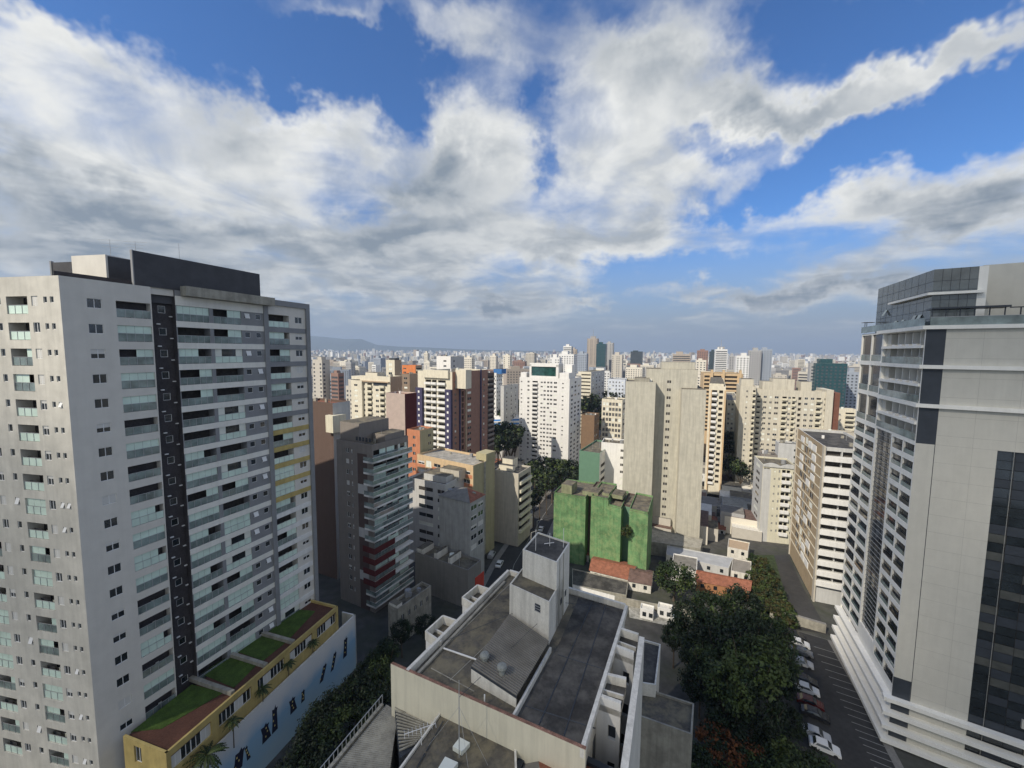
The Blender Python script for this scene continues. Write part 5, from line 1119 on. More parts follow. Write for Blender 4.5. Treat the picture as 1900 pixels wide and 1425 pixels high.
house('tiny orange hut with a tan flat roof behind the ribbed metal shed', [(1352, 1000), (1391, 1008), (1388, 1024), (1350, 1016)], 5, c_whd, c_tanb, True)
flatroof('podium_roof', 'grey concrete podium slab at the foot of the tall stained slab tower', [(1200, 978), (1304, 1000), (1300, 1018), (1202, 1004)], -7, -14, c_conc, c_conc, par=.25)
rh = random.Random(21)
for i, (px, py, w_, h_, rm, lb) in enumerate(((1310, 935, 30, 14, c_corr, 'grey sheet roofed shed in the shade right of the stained slab tower'), (1345, 930, 30, 16, c_dtile, 'dark brown roofed house left of the scalloped balcony tower'), (1318, 958, 34, 16, c_roofd, 'black flat roofed house right of the stained slab tower foot'),
     (1356, 960, 28, 18, c_dtile, 'brown tiled cottage in the shaded yard below the cream complex'), (1384, 945, 14, 16, c_corr, 'pale narrow shed beside the scalloped balcony tower'), (1322, 980, 26, 12, c_tile, 'rusty roofed lean-to below the shaded yard'), (1372, 985, 22, 12, c_roofd, 'dark flat roof between the rusty lean-to and the garden'),
     (1375, 905, 34, 20, c_whd, 'long pale boundary block behind the shaded yard'), (1340, 900, 16, 16, c_pav, 'small paved roof below the slim cream and orange tower'))):
    house(lb, [(px, py - h_), (px + w_, py - h_ + 5), (px + w_ - 2, py + 4), (px - 2, py)], rh.uniform(3, 5), rh.choice([c_whd, c_conc, c_lgray]), rm, i % 2 == 0)
# rubble yard and walls in front of the grove
gwall('boundary_wall', 'long white plastered garden wall running right from the tank house', (1062, 1100), (1140, 1120), 2.2, .3, c_wht)
gwall('boundary_wall', 'grey garden wall below the round tree', (1140, 1120), (1290, 1148), 1.8, .3, c_conc)
for i, (px, py, w_, h_, lb) in enumerate(((1190, 1130, 24, 22, 'white flat topped hut, left one in the rubble yard'), (1222, 1128, 26, 24, 'white flat topped hut, middle one in the rubble yard'), (1248, 1146, 14, 10, 'small pale blue white water tank right of the huts in the rubble yard'))):
    house(lb, [(px, py - 10), (px + w_, py - 4), (px + w_ - 2, py + 6), (px - 2, py)], 2.6 if i < 2 else 1.5, c_wht, c_whd if i < 2 else mat('tank_blue', (.45, .55, .62)), True, ('hut', 'hut', 'water_tank')[i], cat=('hut', 'hut', 'water tank')[i])
yd = MB(); yp = [G(1165, 1112), G(1262, 1132), G(1262, 1166), G(1168, 1146)]; yd.quad([(p.x, p.y, p.z + .05) for p in yp], mat('rubble_yard', (.34, .33, .29), var=.4, scale=1.2, fine=.4, grime=(.10, .10, .08), gscale=.8)); yd.build('paved_yard')['kind'] = 'structure'
# red sign by the street
p = atZ(882, 1092, 3); S_ = root('sign_board', (p.x, p.y, -8), 'red billboard on posts beside the street, left of the white roof bays', 'sign'); f = Fr(p, Vector((.5, .86, 0)))
b_ = MB(); b_.fbox(f, 0, 3.4, .5, 5.5, -.1, .1, mat('sign_red', (.42, .05, .03))); b_.build('board', S_)
for a in (.3, 3.0): b_ = MB(); b_.fbox(f, a, a + .15, -8, .5, -.07, .07, c_metal); b_.build('post', S_)

# ================================================================ TREES
def leafmesh(seed, n_cl, per, leafs, rx, rz, mats, droop=0.0):
    r = random.Random(seed); mb = MB()
    for c in range(n_cl):
        while True:
            v = Vector((r.uniform(-1, 1), r.uniform(-1, 1), r.uniform(-.75, 1)))
            if .25 < v.length < 1: break
        v = v.normalized() * (v.length ** .45) * r.uniform(.72, 1.0)
        cc = Vector((v.x * rx, v.y * rx, v.z * rz)); cr = rx * r.uniform(.16, .34); mm = r.choice(mats)
        for k in range(per):
            d = Vector((r.gauss(0, 1), r.gauss(0, 1), r.gauss(0, .8))); d = d.normalized() * (r.random() ** .4) * cr
            p = cc + d; p.z -= droop * (d.x ** 2 + d.y ** 2) / max(cr, .1)
            n = (d.normalized() + Vector((r.uniform(-.7, .7), r.uniform(-.7, .7), r.uniform(-.2, 1.0)))).normalized()
            x = n.orthogonal().normalized(); y = n.cross(x); t = r.uniform(0, 6.28); x, y = x * math.cos(t) + y * math.sin(t), y * math.cos(t) - x * math.sin(t)
            s = leafs * r.uniform(.6, 1.3); s2 = s * r.uniform(.45, .8)
            mb.quad([p - x * s, p - y * s2, p + x * s, p + y * s2], mm)
    return mb
def trunkmesh(seed, h, r0, rx, rz):
    r = random.Random(seed); mb = MB(); mb.tube((0, 0, 0), (.1, .1, h * .55), r0, r0 * .7, c_bark, 8)
    for k in range(6):
        t = 2 * math.pi * k / 6 + r.uniform(-.3, .3); a = Vector((.1, .1, h * .5)); b = Vector((math.cos(t) * rx * .45, math.sin(t) * rx * .45, h * .85)); e = Vector((math.cos(t) * rx * .75, math.sin(t) * rx * .75, h + rz * .3))
        mb.tube(a, b, r0 * .45, r0 * .25, c_bark, 6); mb.tube(b, e, r0 * .25, r0 * .08, c_bark, 5)
    return mb
PROTO = {}
def proto(kind):
    if kind in PROTO: return PROTO[kind]
    sp = {'dark': (90, 42, .27, 4.9, 3.8, [c_leaf3, c_leaf3, c_leaf], 0), 'mid': (80, 44, .27, 5.0, 3.4, [c_leaf, c_leaf, c_leaf2], 0), 'light': (76, 46, .30, 5.0, 3.6, [c_leaf2, c_leaf2, c_leaf], .5),
          'orange': (80, 34, .24, 3.6, 1.6, [c_orl, c_orl, c_leaf], 0), 'far': (46, 20, .55, 4.6, 3.4, [c_leaf, c_leaf3, c_leaf2], 0), 'shrub': (40, 26, .2, 1.8, 1.3, [c_leaf, c_leaf2, mat('rust_leaf', (.045, .04, .012), var=.4)], 0)}[kind]
    out = []
    for v in range(3): out.append((leafmesh(v * 7 + len(kind), *sp[:6], droop=sp[6]).mesh('crown'), trunkmesh(v, 5.0, .32, sp[3], sp[4]).mesh('trunk')))
    PROTO[kind] = out; return out
tn = [0]
def tree(kind, x, y, zc, rad, label, grp=None, cat='tree', name='tree', zb=None, zsc=1.0):
    """zc: crown centre height, rad: crown radius (m)"""
    zb = gz(y) if zb is None else zb
    base_r = {'orange': 3.6, 'shrub': 1.8}.get(kind, 4.6); s = rad / base_r; crown, trunk = proto(kind)[tn[0] % 3]; tn[0] += 1
    r = root(name, (x, y, zb), label, cat, grp); r.rotation_euler.z = tn[0] * 1.7
    c = bpy.data.objects.new('crown', crown); COL.objects.link(c); c.parent = r; c.location = (0, 0, zc - zb); c.scale = (s, s, s * zsc)
    t = bpy.data.objects.new('trunk', trunk); COL.objects.link(t); t.parent = r; ht = max(zc - zb, .5); t.scale = (s, s, ht / 5.0)
    return r
def ptree(kind, px, py, rpx, zc, label, grp=None, **k):
    p = atZ(px, py, zc); D_ = (p - Vector((0, 0, H))).dot(f_); return tree(kind, p.x, p.y, zc, rpx * D_ / F * 1.02, label, grp, **k)
gr = 'dark trees of the grove beside the car park'; lb = 'dark green broad tree in the dense grove beside the car park'
for (px, py, rr, k, zc) in ((1280, 1148, 36, 'dark', 2), (1325, 1128, 38, 'mid', 3), (1378, 1122, 36, 'dark', 2), (1432, 1172, 34, 'mid', 2), (1340, 1180, 42, 'dark', 4), (1288, 1205, 34, 'dark', 1), (1395, 1170, 38, 'dark', 4), (1446, 1262, 30, 'dark', 0), (1350, 1322, 44, 'dark', 0), (1412, 1318, 42, 'dark', 1), (1300, 1268, 34, 'dark', -1), (1252, 1180, 24, 'dark', -1), (1466, 1340, 26, 'dark', -2), (1318, 1232, 34, 'mid', 3)):
    ptree(k, px, py, rr, zc, lb, gr)
ptree('light', 1400, 1230, 50, 5.5, 'yellow green tree with drooping leafy boughs standing out in the dark grove')
ptree('light', 1352, 1265, 44, 4.5, 'pale green spreading tree left of the drooping yellow green tree')
ptree('light', 1445, 1215, 34, 4.0, 'light green tree at the edge of the grove nearest the parked cars')
ptree('orange', 1335, 1378, 42, -1, 'orange flowering tree at the bottom edge below the grove')
ptree('orange', 1385, 1400, 36, -1.5, 'smaller orange flowering tree right of the other orange one')
for (px, py) in ((1310, 1430), (1400, 1440), (1460, 1425), (1515, 1440), (1440, 1400)): ptree('mid', px, py, 42, -2, 'mid green tree along the bottom edge below the orange flowering trees', 'green trees at the bottom edge')
ptree('mid', 1252, 1072, 34, -2.5, 'single round green tree in front of the white house')
gl = 'dark trees behind the mural wall'; lb = 'dark green tree in the shady strip right of the mural wall'
for (px, py, rr) in ((622, 1312, 34), (662, 1278, 32), (692, 1240, 28), (590, 1372, 42), (640, 1352, 40), (690, 1305, 36), (560, 1430, 44), (612, 1420, 42), (716, 1262, 26), (590, 1330, 26), (655, 1400, 30), (718, 1205, 22)):
    ptree('dark' if rr not in (40, 28, 26) else 'mid', px, py, rr, 0.5, lb, gl)
ptree('mid', 712, 1216, 26, 1.5, 'brighter green tree at the foot of the red banded balcony tower'); ptree('dark', 745, 1170, 22, -2, 'small dark tree beside the low concrete building'); ptree('dark', 790, 1160, 20, -3, 'small dark tree under the left white roof bay')
gh = 'garden shrubs beside the service road'
for i, (px, py) in enumerate(((1412, 1045), (1425, 1062), (1432, 1080), (1415, 1075), (1440, 1098), (1425, 1100), (1450, 1118), (1432, 1125), (1448, 1138), (1410, 1058), (1405, 1095), (1462, 1140), (1455, 1125), (1442, 1108), (1408, 1112), (1420, 1125), (1402, 1040), (1422, 1088), (1440, 1120), (1465, 1152), (1400, 1070))):
    ptree('shrub', px, py, 15, -6.8, 'bushy rust and green shrub in the garden strip beside the service road', gh, cat='shrub', name='shrub')
g5 = 'shady trees below the white tower'
for (px, py, y_) in ((992, 868, 215), (1012, 862, 220), (1035, 866, 218), (1058, 868, 214), (1000, 884, 200), (1025, 886, 195), (1050, 888, 192), (1070, 880, 205)):
    p = atY(px, py, y_); tree('far', p.x, p.y, p.z, 6.2, 'dark tree in the shaded row at the foot of the white tower', g5)
g6 = 'street trees beside the beige block'
for (px, py, y_) in ((990, 925, 160), (1002, 908, 168), (1015, 897, 176)): p = atY(px, py, y_); tree('far', p.x, p.y, p.z, 3.6, 'street tree over the pavement right of the beige block', g6)
g7 = 'park trees left of the white tower'
for (px, py, y_, rr) in ((912, 745, 330, 8), (928, 750, 325, 9), (945, 748, 330, 9), (958, 757, 320, 8), (920, 765, 310, 8), (940, 768, 305, 8), (925, 808, 265, 8), (940, 800, 270, 9), (955, 802, 268, 8), (915, 818, 255, 8), (948, 815, 258, 8), (932, 822, 250, 7)):
    p = atY(px, py, y_); tree('far', p.x, p.y, p.z, rr, 'park tree between the brown tower and the white tower', g7)
g8 = 'dark trees between the white tower and the stained slab tower'
for (px, py, y_) in ((1088, 748, 330), (1100, 745, 328), (1108, 760, 300), (1098, 775, 290), (1110, 782, 280), (1134, 736, 340), (1148, 738, 335), (1158, 728, 345)):
    p = atY(px, py, y_); tree('far', p.x, p.y, p.z, 8, 'dark tree right of the white tower', g8)
for (px, py, y_) in ((1357, 812, 240), (1356, 830, 232), (1375, 870, 205), (1352, 858, 215)): p = atY(px, py, y_); tree('far', p.x, p.y, p.z, 5.5, 'dark tree in the gap left of the tall narrow cream tower', 'dark trees in the gap left of the cream complex')
p = G5 = G[5] if False else None
# blue roofed hall in the park
PH = atY(905, 778, 290); f = Fr(PH, Vector((.94, .2, 0))); r = root('sports_hall', (PH.x + 12, PH.y, -30), 'blue roofed sports hall with white roof sheets among the park trees', 'hall')
b_ = MB(); b_.fbox(f, 0, 24, -30, PH.z - 2, -14, 0, c_wht); b_.build('wall', r); b_ = MB(); b_.quad([f.pt(-1, PH.z - 4, 1.5), f.pt(25, PH.z - 4, 1.5), f.pt(25, PH.z - 1, -4), f.pt(-1, PH.z - 1, -4)], mat('blue_sheet', (.04, .17, .42))); q = b_.build('roof', r); q['label'] = 'blue roof sheet'
b_ = MB(); b_.quad([f.pt(-1, PH.z - 1, -4), f.pt(11, PH.z - 1, -4), f.pt(11, PH.z + 2.2, -12), f.pt(-1, PH.z + 2.2, -12)], c_wht); b_.quad([f.pt(12, PH.z - 1, -4), f.pt(25, PH.z - 1, -4), f.pt(25, PH.z + 2.2, -12), f.pt(12, PH.z + 2.2, -12)], c_wht); b_.build('roof', r)
# creeper on the green wall
x = (atY(1162, 985, 115)); c_cv = root('climbing_plant', (x.x, x.y - .3, x.z), 'bushy creeper growing from the dark recess of the green wall', 'plant')
o = bpy.data.objects.new('foliage', proto('shrub')[0][0]); COL.objects.link(o); o.parent = c_cv; o.scale = (.9, .6, 1.5)
# palms along the podium
def palm(x, y, z0, h, s, label, grp=None):
    r = root('palm_tree', (x, y, z0), label, 'palm', grp); mb = MB(); mb.tube((0, 0, 0), (.05, 0, h), .13 * s, .09 * s, c_bark, 7); o = mb.mesh('trunk'); ob = bpy.data.objects.new('trunk', o); COL.objects.link(ob); ob.parent = r
    rr = random.Random(int(x * 10)); mb = MB()
    for k in range(20):
        t = 2 * math.pi * k / 20 + rr.uniform(-.15, .15); L_ = s * rr.uniform(1.7, 2.3); up = rr.uniform(.1, .9); prev = None
        for j in range(9):
            u = j / 8; rad = L_ * u; zz = h + up * s * u * 1.6 - 1.5 * s * u * u; c = Vector((math.cos(t) * rad, math.sin(t) * rad, zz)); side = Vector((-math.sin(t), math.cos(t), 0)) * s * .34 * math.sin(math.pi * min(u * .95 + .05, 1)) ; dr = Vector((0, 0, -.10 * s))
            if prev: mb.quad([prev[0], prev[0] + prev[1] + dr, c + side * .6 + dr], c_leaf2); mb.quad([prev[0], c, c - side * .6 + dr, prev[0] - prev[1] + dr][:4], c_leaf2 if k % 2 else c_leaf)
            prev = (c, side)
    o = mb.mesh('fronds'); ob = bpy.data.objects.new('fronds', o); COL.objects.link(ob); ob.parent = r
p = atZ(384, 1400, 5); palm(p.x, p.y, -4, 9, 1.15, 'large bright palm in front of the yellow podium at the mural wall end')
for (px, py) in ((432, 1345), (487, 1285), (535, 1237), (580, 1197), (365, 1365)):
    p = atZ(px, py, 5); palm(p.x, p.y, 1.5, 4.2, .62, 'small dark palm in the planter along the yellow podium front', 'small palms along the podium')

# ================================================================ CARS
c_tyre = mat('tyre', (.02, .02, .02)); c_lamp = mat('lamp_glass', (.6, .6, .6), rough=.2)
def car(x, y, z, ang, col, label, grp, van=False):
    r = root('parked_car', (x, y, z), label, 'car', grp); r.rotation_euler.z = ang; paint = mat('paint_' + col, {'white': (.72, .72, .70), 'silver': (.42, .43, .44), 'black': (.02, .021, .024), 'grey': (.16, .165, .17), 'red': (.09, .014, .012)}[col], rough=.25, spec=.6, var=.02)
    prof = [(-2.1, .35), (-2.12, .75), (-2.0, .92), (-1.6, .98), (-1.15, 1.42), (.35, 1.46), (1.0, .98), (1.75, .86), (2.08, .70), (2.12, .35)] if not van else [(-2.1, .35), (-2.15, 1.0), (-2.05, 1.75), (-1.9, 1.85), (.7, 1.85), (1.35, 1.1), (1.9, .95), (2.12, .8), (2.15, .35)]
    b = MB(); n = len(prof)
    def yw(z_): return .86 if z_ < 1.05 else .86 - (z_ - 1.05) * .38
    Lp = [(px_, yw(pz), pz) for px_, pz in prof]; Rp = [(px_, -yw(pz), pz) for px_, pz in prof]
    b.quad(Lp[::-1], paint); b.quad(Rp, paint)
    for i in range(n - 1): b.quad([Lp[i], Lp[i + 1], Rp[i + 1], Rp[i]], paint)
    b.quad([Lp[0], Rp[0], Rp[-1], Lp[-1]], c_tyre); o = bpy.data.objects.new('body', b.mesh('body')); COL.objects.link(o); o.parent = r
    def prt(nm, quads, mt_):
        b = MB()
        for q in quads: b.quad(q, mt_)
        o = bpy.data.objects.new(nm, b.mesh(nm)); COL.objects.link(o); o.parent = r
    if not van:
        prt('windscreen', [[(.42, .70, 1.455), (.42, -.70, 1.455), (.97, -.8, 1.03), (.97, .8, 1.03)]], c_glass); prt('rear_window', [[(-1.19, .68, 1.42), (-1.58, .78, 1.03), (-1.58, -.78, 1.03), (-1.19, -.68, 1.42)]], c_glass)
        for s in (1, -1): prt('side_window', [[(-1.35, s * .875, 1.04), (.80, s * .875, 1.04), (.32, s * .735, 1.39), (-1.05, s * .735, 1.37)]], c_glass)
    else:
        prt('windscreen', [[(.76, .60, 1.80), (.76, -.60, 1.80), (1.33, -.82, 1.15), (1.33, .82, 1.15)]], c_glass)
        for s in (1, -1): prt('side_window', [[(-.2, s * .875, 1.15), (1.1, s * .875, 1.15), (.7, s * .72, 1.7), (-.2, s * .72, 1.7)]], c_glass)
    for s in (1, -1):
        prt('headlight', [[(2.10, s * .5, .6), (2.10, s * .8, .6), (2.0, s * .8, .78), (2.0, s * .5, .78)]], c_lamp)
        for xx in (-1.35, 1.35): b = MB(); b.tube((xx, s * .70, .32), (xx, s * .89, .32), .32, .32, c_tyre, 12); o = bpy.data.objects.new('wheel', b.mesh('wheel')); COL.objects.link(o); o.parent = r
angL = math.atan2(-.52, .85)
for (px, py, col, lb) in ((1474, 1178, 'black', 'black car, farthest one in the car park row'), (1482, 1193, 'white', 'white car second from the far end of the car park row'), (1487, 1209, 'grey', 'dark grey car parked just above the silver car in the car park'), (1487, 1229, 'silver', 'silver car just above the gap in the car park row'), (1494, 1262, 'black', 'black car with a pale bonnet below the gap in the car park row'),
      (1496, 1278, 'white', 'white car pointing out under the trees near the middle of the car park'), (1503, 1303, 'red', 'dark red car half under the trees in the car park'), (1512, 1325, 'black', 'black car below the dark red car in the car park'), (1514, 1362, 'silver', 'silver car near the bottom of the car park row'), (1530, 1386, 'white', 'white car closest to the bottom edge of the car park')):
    p = G(px, py, .6); car(p.x, p.y, gz(p.y) + .03, angL, col, lb, 'cars in the car park row')
angS = math.atan2(Rr[3].y - Rr[1].y, Rr[3].x - Rr[1].x)
for (px, py, col, lb, van) in ((1004, 981, 'white', 'white car driving on the shaded street left of the green building', False), (949, 998, 'white', 'white van at the kerb of the street below the beige block', True), (912, 1030, 'silver', 'silver van parked at the kerb beside the red hipped roof block', True), (927, 1046, 'white', 'white car nearest the tank house on the street', False), (965, 968, 'black', 'black car at the kerb in front of the beige block', False), (1001, 925, 'grey', 'grey car far up the street near the street trees', False)):
    p = G(px, py, .6); car(p.x, p.y, gz(p.y) + .04, angS, col, lb, 'cars on the street', van)
# lamp posts by the street
for i, (px, py) in enumerate(((985, 1000), (996, 975))):
    p = G(px, py + 30); r = root('street_lamp', p, ('nearer' if i == 0 else 'farther') + ' thin pale street lamp post left of the green building', 'street lamp', 'street lamps'); b = MB(); b.tube((p.x, p.y, p.z), (p.x, p.y, p.z + 8), .1, .07, c_whd, 6); b.tube((p.x, p.y, p.z + 8), (p.x + 1.6, p.y + .6, p.z + 8.3), .05, .04, c_whd, 5); b.build('pole', r); b = MB(); f = Fr(p + Vector((1.4, .5, 0)), Vector((.8, .3, 0))); b.fbox(f, 0, .7, p.z + 8.22, p.z + 8.36, -.15, .15, c_dgray); b.build('lamp_head', r)
# ================================================================ SKYLINE
PAL = [mat('far_' + n, c, var=.05) for n, c in (('white', (.72, .72, .70)), ('cream', (.66, .62, .53)), ('grey', (.38, .38, .38)), ('beige', (.50, .47, .41)), ('tan', (.38, .33, .28)), ('brick', (.27, .17, .14)), ('blue grey', (.32, .36, .42)))]
PN = ['white', 'cream', 'grey', 'beige', 'tan', 'brick red', 'blue grey']
c_fw = mat('far_window', (.07, .075, .085), rough=.35, var=.3, scale=.2)
def farbox(mb, cx, cy, w, d, z0, z1, th, wm, wins=True, rnd=None, style=0):
    ct, st = math.cos(th), math.sin(th); o = Vector((cx - ct * w / 2 + st * -d / 2 * -1 * 0, cy, 0))
    v = Vector((math.cos(th), -math.sin(th), 0)); u = Vector((math.sin(th), math.cos(th), 0)); A = Vector((cx, cy, 0)) - v * w / 2 - u * d / 2
    f1 = Fr(A, v); f2 = Fr(A + v * w, u); f3 = Fr(A + u * d, -u)
    mb.prism([tuple((A + v * a + u * b).xy) for a, b in ((0, 0), (w, 0), (w, d), (0, d))], z0, z1, wm, c_conc)
    if wins:
        for f, W_ in ((f1, w), (f2 if cx < 160 + .5 * cy * .9 else f3, d)):
            n = max(2, int(W_ / 3.2)); z = z1 - 4.2; c = W_ / n
            lim = max(z0, z1 - 60)
            while z > lim:
                if style == 1: mb.quad([f.pt(.6, z, .03), f.pt(W_ - .6, z, .03), f.pt(W_ - .6, z + 1.5, .03), f.pt(.6, z + 1.5, .03)], c_fw)
                else:
                    for k in range(n):
                        if style == 2 and k % 3 == 1: continue
                        mb.quad([f.pt(c * k + c * .28, z, .03), f.pt(c * k + c * .74, z, .03), f.pt(c * k + c * .74, z + 1.35, .03), f.pt(c * k + c * .28, z + 1.35, .03)], c_fw)
                z -= 3.0
    if rnd:
        a = rnd.uniform(.15, .4); mb.prism([tuple((A + v * w * p + u * d * q).xy) for p, q in ((a, .2), (a + .4, .2), (a + .4, .75), (a, .75))], z1, z1 + rnd.uniform(1.8, 4.5), wm, c_conc)
rf_ = random.Random(77)
def sky_tower(px0, px1, pyt, Y_, col, label, style=0, cat='tower block', extra=None, name='tower_block', th=25):
    a, b = atY(px0, pyt, Y_), atY(px1, pyt, Y_); w = (b.x - a.x) * .86; d = w * .7; mb = MB(); cx = (a.x + b.x) / 2
    farbox(mb, 0, 0, w, d, -40, 0, 0, PAL[0], False) if False else None
    r = root(name, (cx, Y_ + d / 2, gz(Y_)), label, cat); farbox(mb, cx, Y_ + d / 2, w, d, gz(Y_) - 3, a.z, R(th) if px0 < 1330 else R(20), PAL[col] if isinstance(col, int) else col, True, rf_, style); mb.build('wall', r)
    if extra: e = MB(); extra(e, cx, Y_ + d / 2, a.z, w, d); e.build('roof_house', r)
def spire(e, x, y, z, w, d): e.prism([(x - w * .25, y - d * .25), (x + w * .25, y - d * .25), (x + w * .25, y + d * .25), (x - w * .25, y + d * .25)], z, z + w * .25, PAL[2]); e.tube((x, y, z), (x, y, z + w * .9), .6, .2, PAL[2], 5)
c_dt = mat('far_dark_glass', (.05, .07, .08), rough=.15, var=.3); c_tl = mat('far_teal', (.028, .075, .085), rough=.15, var=.3)
for a in ((1091, 1113, 628, 900, 4, 'tallest brown grey tower of the skyline with a pointed spire', 2, 'skyscraper', spire), (1108, 1128, 638, 860, c_tl, 'teal glass tower leaning against the spired skyline tower', 0), (1126, 1141, 636, 900, 2, 'grey tower with a brown edge right of the teal glass tower', 2),
          (1046, 1064, 642, 760, 0, 'bright white tower with a stepped top left of the spired skyline tower', 1), (1062, 1072, 648, 800, 4, 'slim tan tower joined to the bright stepped white tower', 0), (1021, 1043, 663, 520, 0, 'broad blank white block left of the skyline towers', 2), (1038, 1072, 657, 560, 0, 'white block with grey window bands below the stepped white tower', 0), (1072, 1093, 656, 700, 6, 'pale blue framed block left of the spired tower', 0),
          (1137, 1159, 658, 640, 3, 'tan grey slab right of the skyline towers', 2), (1172, 1196, 652, 1100, c_dt, 'dark tinted block on the horizon between the slabs', 1), (1252, 1287, 657, 600, 4, 'brown concrete tower with ledges behind the stained slab tower', 1), (1296, 1318, 650, 720, 5, 'brick brown tower with a round top right of the ledged concrete tower', 0), (1294, 1314, 668, 520, 1, 'yellowish block in front of the round topped brick tower', 0),
          (1330, 1353, 648, 640, 0, 'black and white striped tower with antennas on the horizon', 1, 'skyscraper', spire), (1318, 1332, 652, 800, c_dt, 'narrow dark tower left of the striped tower', 2), (1355, 1368, 660, 760, 2, 'grey tower just right of the striped tower', 0), (1369, 1394, 660, 520, 0, 'white and grey tower with a black roof band', 0), (1393, 1416, 650, 600, 2, 'grey twin tower, left one of the pair', 0), (1414, 1436, 648, 600, 6, 'darker twin tower, right one of the pair', 0),
          (1522, 1578, 674, 360, c_tl, 'wide dark teal glass office block with scattered pale blinds', 0, 'office block'), (1506, 1524, 674, 370, 2, 'grey concrete stair tower left of the teal glass office block', 2), (1574, 1596, 690, 380, 6, 'pale grey block right of the teal glass office block', 0),
          (934, 950, 659, 620, 1, 'slim cream tower with lit vertical piers left of the white tower', 2), (976, 996, 655, 900, 3, 'pair of beige towers just left of the white tower', 0), (909, 924, 660, 800, 1, 'small yellow cream tower left of the slim cream tower', 0), (786, 796, 655, 900, 1, 'thin cream tower behind the striped orange block', 0), (861, 880, 663, 600, 1, 'cream tower behind the blank white block with two windows', 0), (640, 656, 672, 700, 2, 'grey tower before dark trees at the left of the skyline', 0),
          (600, 632, 700, 330, 6, 'weathered pale grey block next to the left tower', 0), (577, 606, 667, 300, 3, 'beige blank topped block just right of the left tower', 2), (612, 634, 692, 300, 5, 'red brown block with balconies right of the left tower', 1), (640, 660, 716, 270, 3, 'small beige block left of the narrow cream block', 0), (692, 712, 664, 900, 6, 'grey violet tower behind the crowned cream block', 0)):
    sky_tower(*a[:7], cat=a[7] if len(a) > 7 else 'tower block', extra=a[8] if len(a) > 8 else None, name='skyscraper' if len(a) > 8 else 'tower_block')
named_px = []
cells = []
rr2 = random.Random(5)
Yc = 300.0
while Yc < 1150:
    st = 34 + Yc * .028; Xc = -0.55 * Yc
    while Xc < 1.0 * Yc:
        cells.append((Xc + rr2.uniform(-.35, .35) * st, Yc + rr2.uniform(-.35, .35) * st, st)); Xc += st
    Yc += st * 1.05
rr2.shuffle(cells)
vis = []
for (x, y, st) in cells:
    px, py = project(x, y, 10)
    if 560 < px < 1620: vis.append((x, y, st))
vis.sort(key=lambda c: c[1]); cnt = 0
for i, (x, y, st) in enumerate(vis):
    if cnt >= 262: break
    if rr2.random() < .12: continue
    hb = rr2.choice([12, 20, 28, 36, 46, 56, 64]) * rr2.uniform(.8, 1.15); hb = min(hb, 62 + y * .025)
    px, py = project(x, y, gz(y) + hb)
    if y < 380 and (py < 712 or 895 < px < 962 or 1078 < px < 1112): hb *= .35
    ci = rr2.choices(range(7), (5, 5, 3, 3, 2, 1.3, 1.4))[0]; mb = MB(); w = rr2.uniform(.34, .62) * st; d = rr2.uniform(.3, .55) * st; tall = 'tall' if hb > 42 else 'mid height' if hb > 22 else 'low'
    farbox(mb, x, y, w, d, gz(y) - 3, gz(y) + hb, R(rr2.choice([27, 27, 10, -12, 40])), PAL[ci], True, rr2, rr2.choice([0, 0, 1, 2]))
    o = mb.build('city_block'); side = 'left' if px < 900 else 'middle' if px < 1250 else 'right'
    tag(o, '%s %s building in the %s of the crowded city behind the towers' % (tall, PN[ci], side), 'building', '%s %s buildings in the %s of the city' % (tall, PN[ci], side)); cnt += 1
# the mass of the city beyond
mb = MB(); rr3 = random.Random(9)
for i in range(9500):
    y = 700 + 8300 * rr3.random() ** 1.5; x = rr3.uniform(-.60, 1.02) * y
    if y < 1150 and rr3.random() < .3: continue
    h = rr3.choice([7, 9, 12, 18, 26, 40, 55]) * rr3.uniform(.8, 1.2) * (1.25 if y > 2500 else 1); h = min(h, 95)
    if rr3.random() < .02: h *= 1.35
    w = rr3.uniform(12, 26) * (1 + y / 9000); 
    if h < 14: w *= 1.6
    d = w * .7; z0 = gz(y) - 1 + max(0, (y - 3500)) * .007; v = R(rr3.choice([27, 10, -15, 40])); c, s_ = math.cos(v), math.sin(v)
    poly = [(x + c * a * w / 2 + s_ * b * d / 2, y - s_ * a * w / 2 + c * b * d / 2) for a, b in ((-1, -1), (1, -1), (1, 1), (-1, 1))]
    ci = rr3.choices(range(7), (6, 5, 3, 3, 2, 1.5, 2))[0]; mb.prism(poly, z0, z0 + h, PAL[ci], c_dtile if h < 14 and i % 2 else c_conc)
    if y < 2600 and h > 16:
        z = z0 + h - 4; A, B_ = Vector((*poly[0], 0)), Vector((*poly[1], 0)); f = Fr(A, B_ - A)
        while z > z0 + 5: mb.quad([f.pt(w * .1, z, .1), f.pt(w * .9, z, .1), f.pt(w * .9, z + 1.3, .1), f.pt(w * .1, z + 1.3, .1)], c_fw); z -= 3.2
tag(mb.build('distant_city'), 'endless hazy mass of pale buildings reaching the horizon', 'city', kind='stuff')
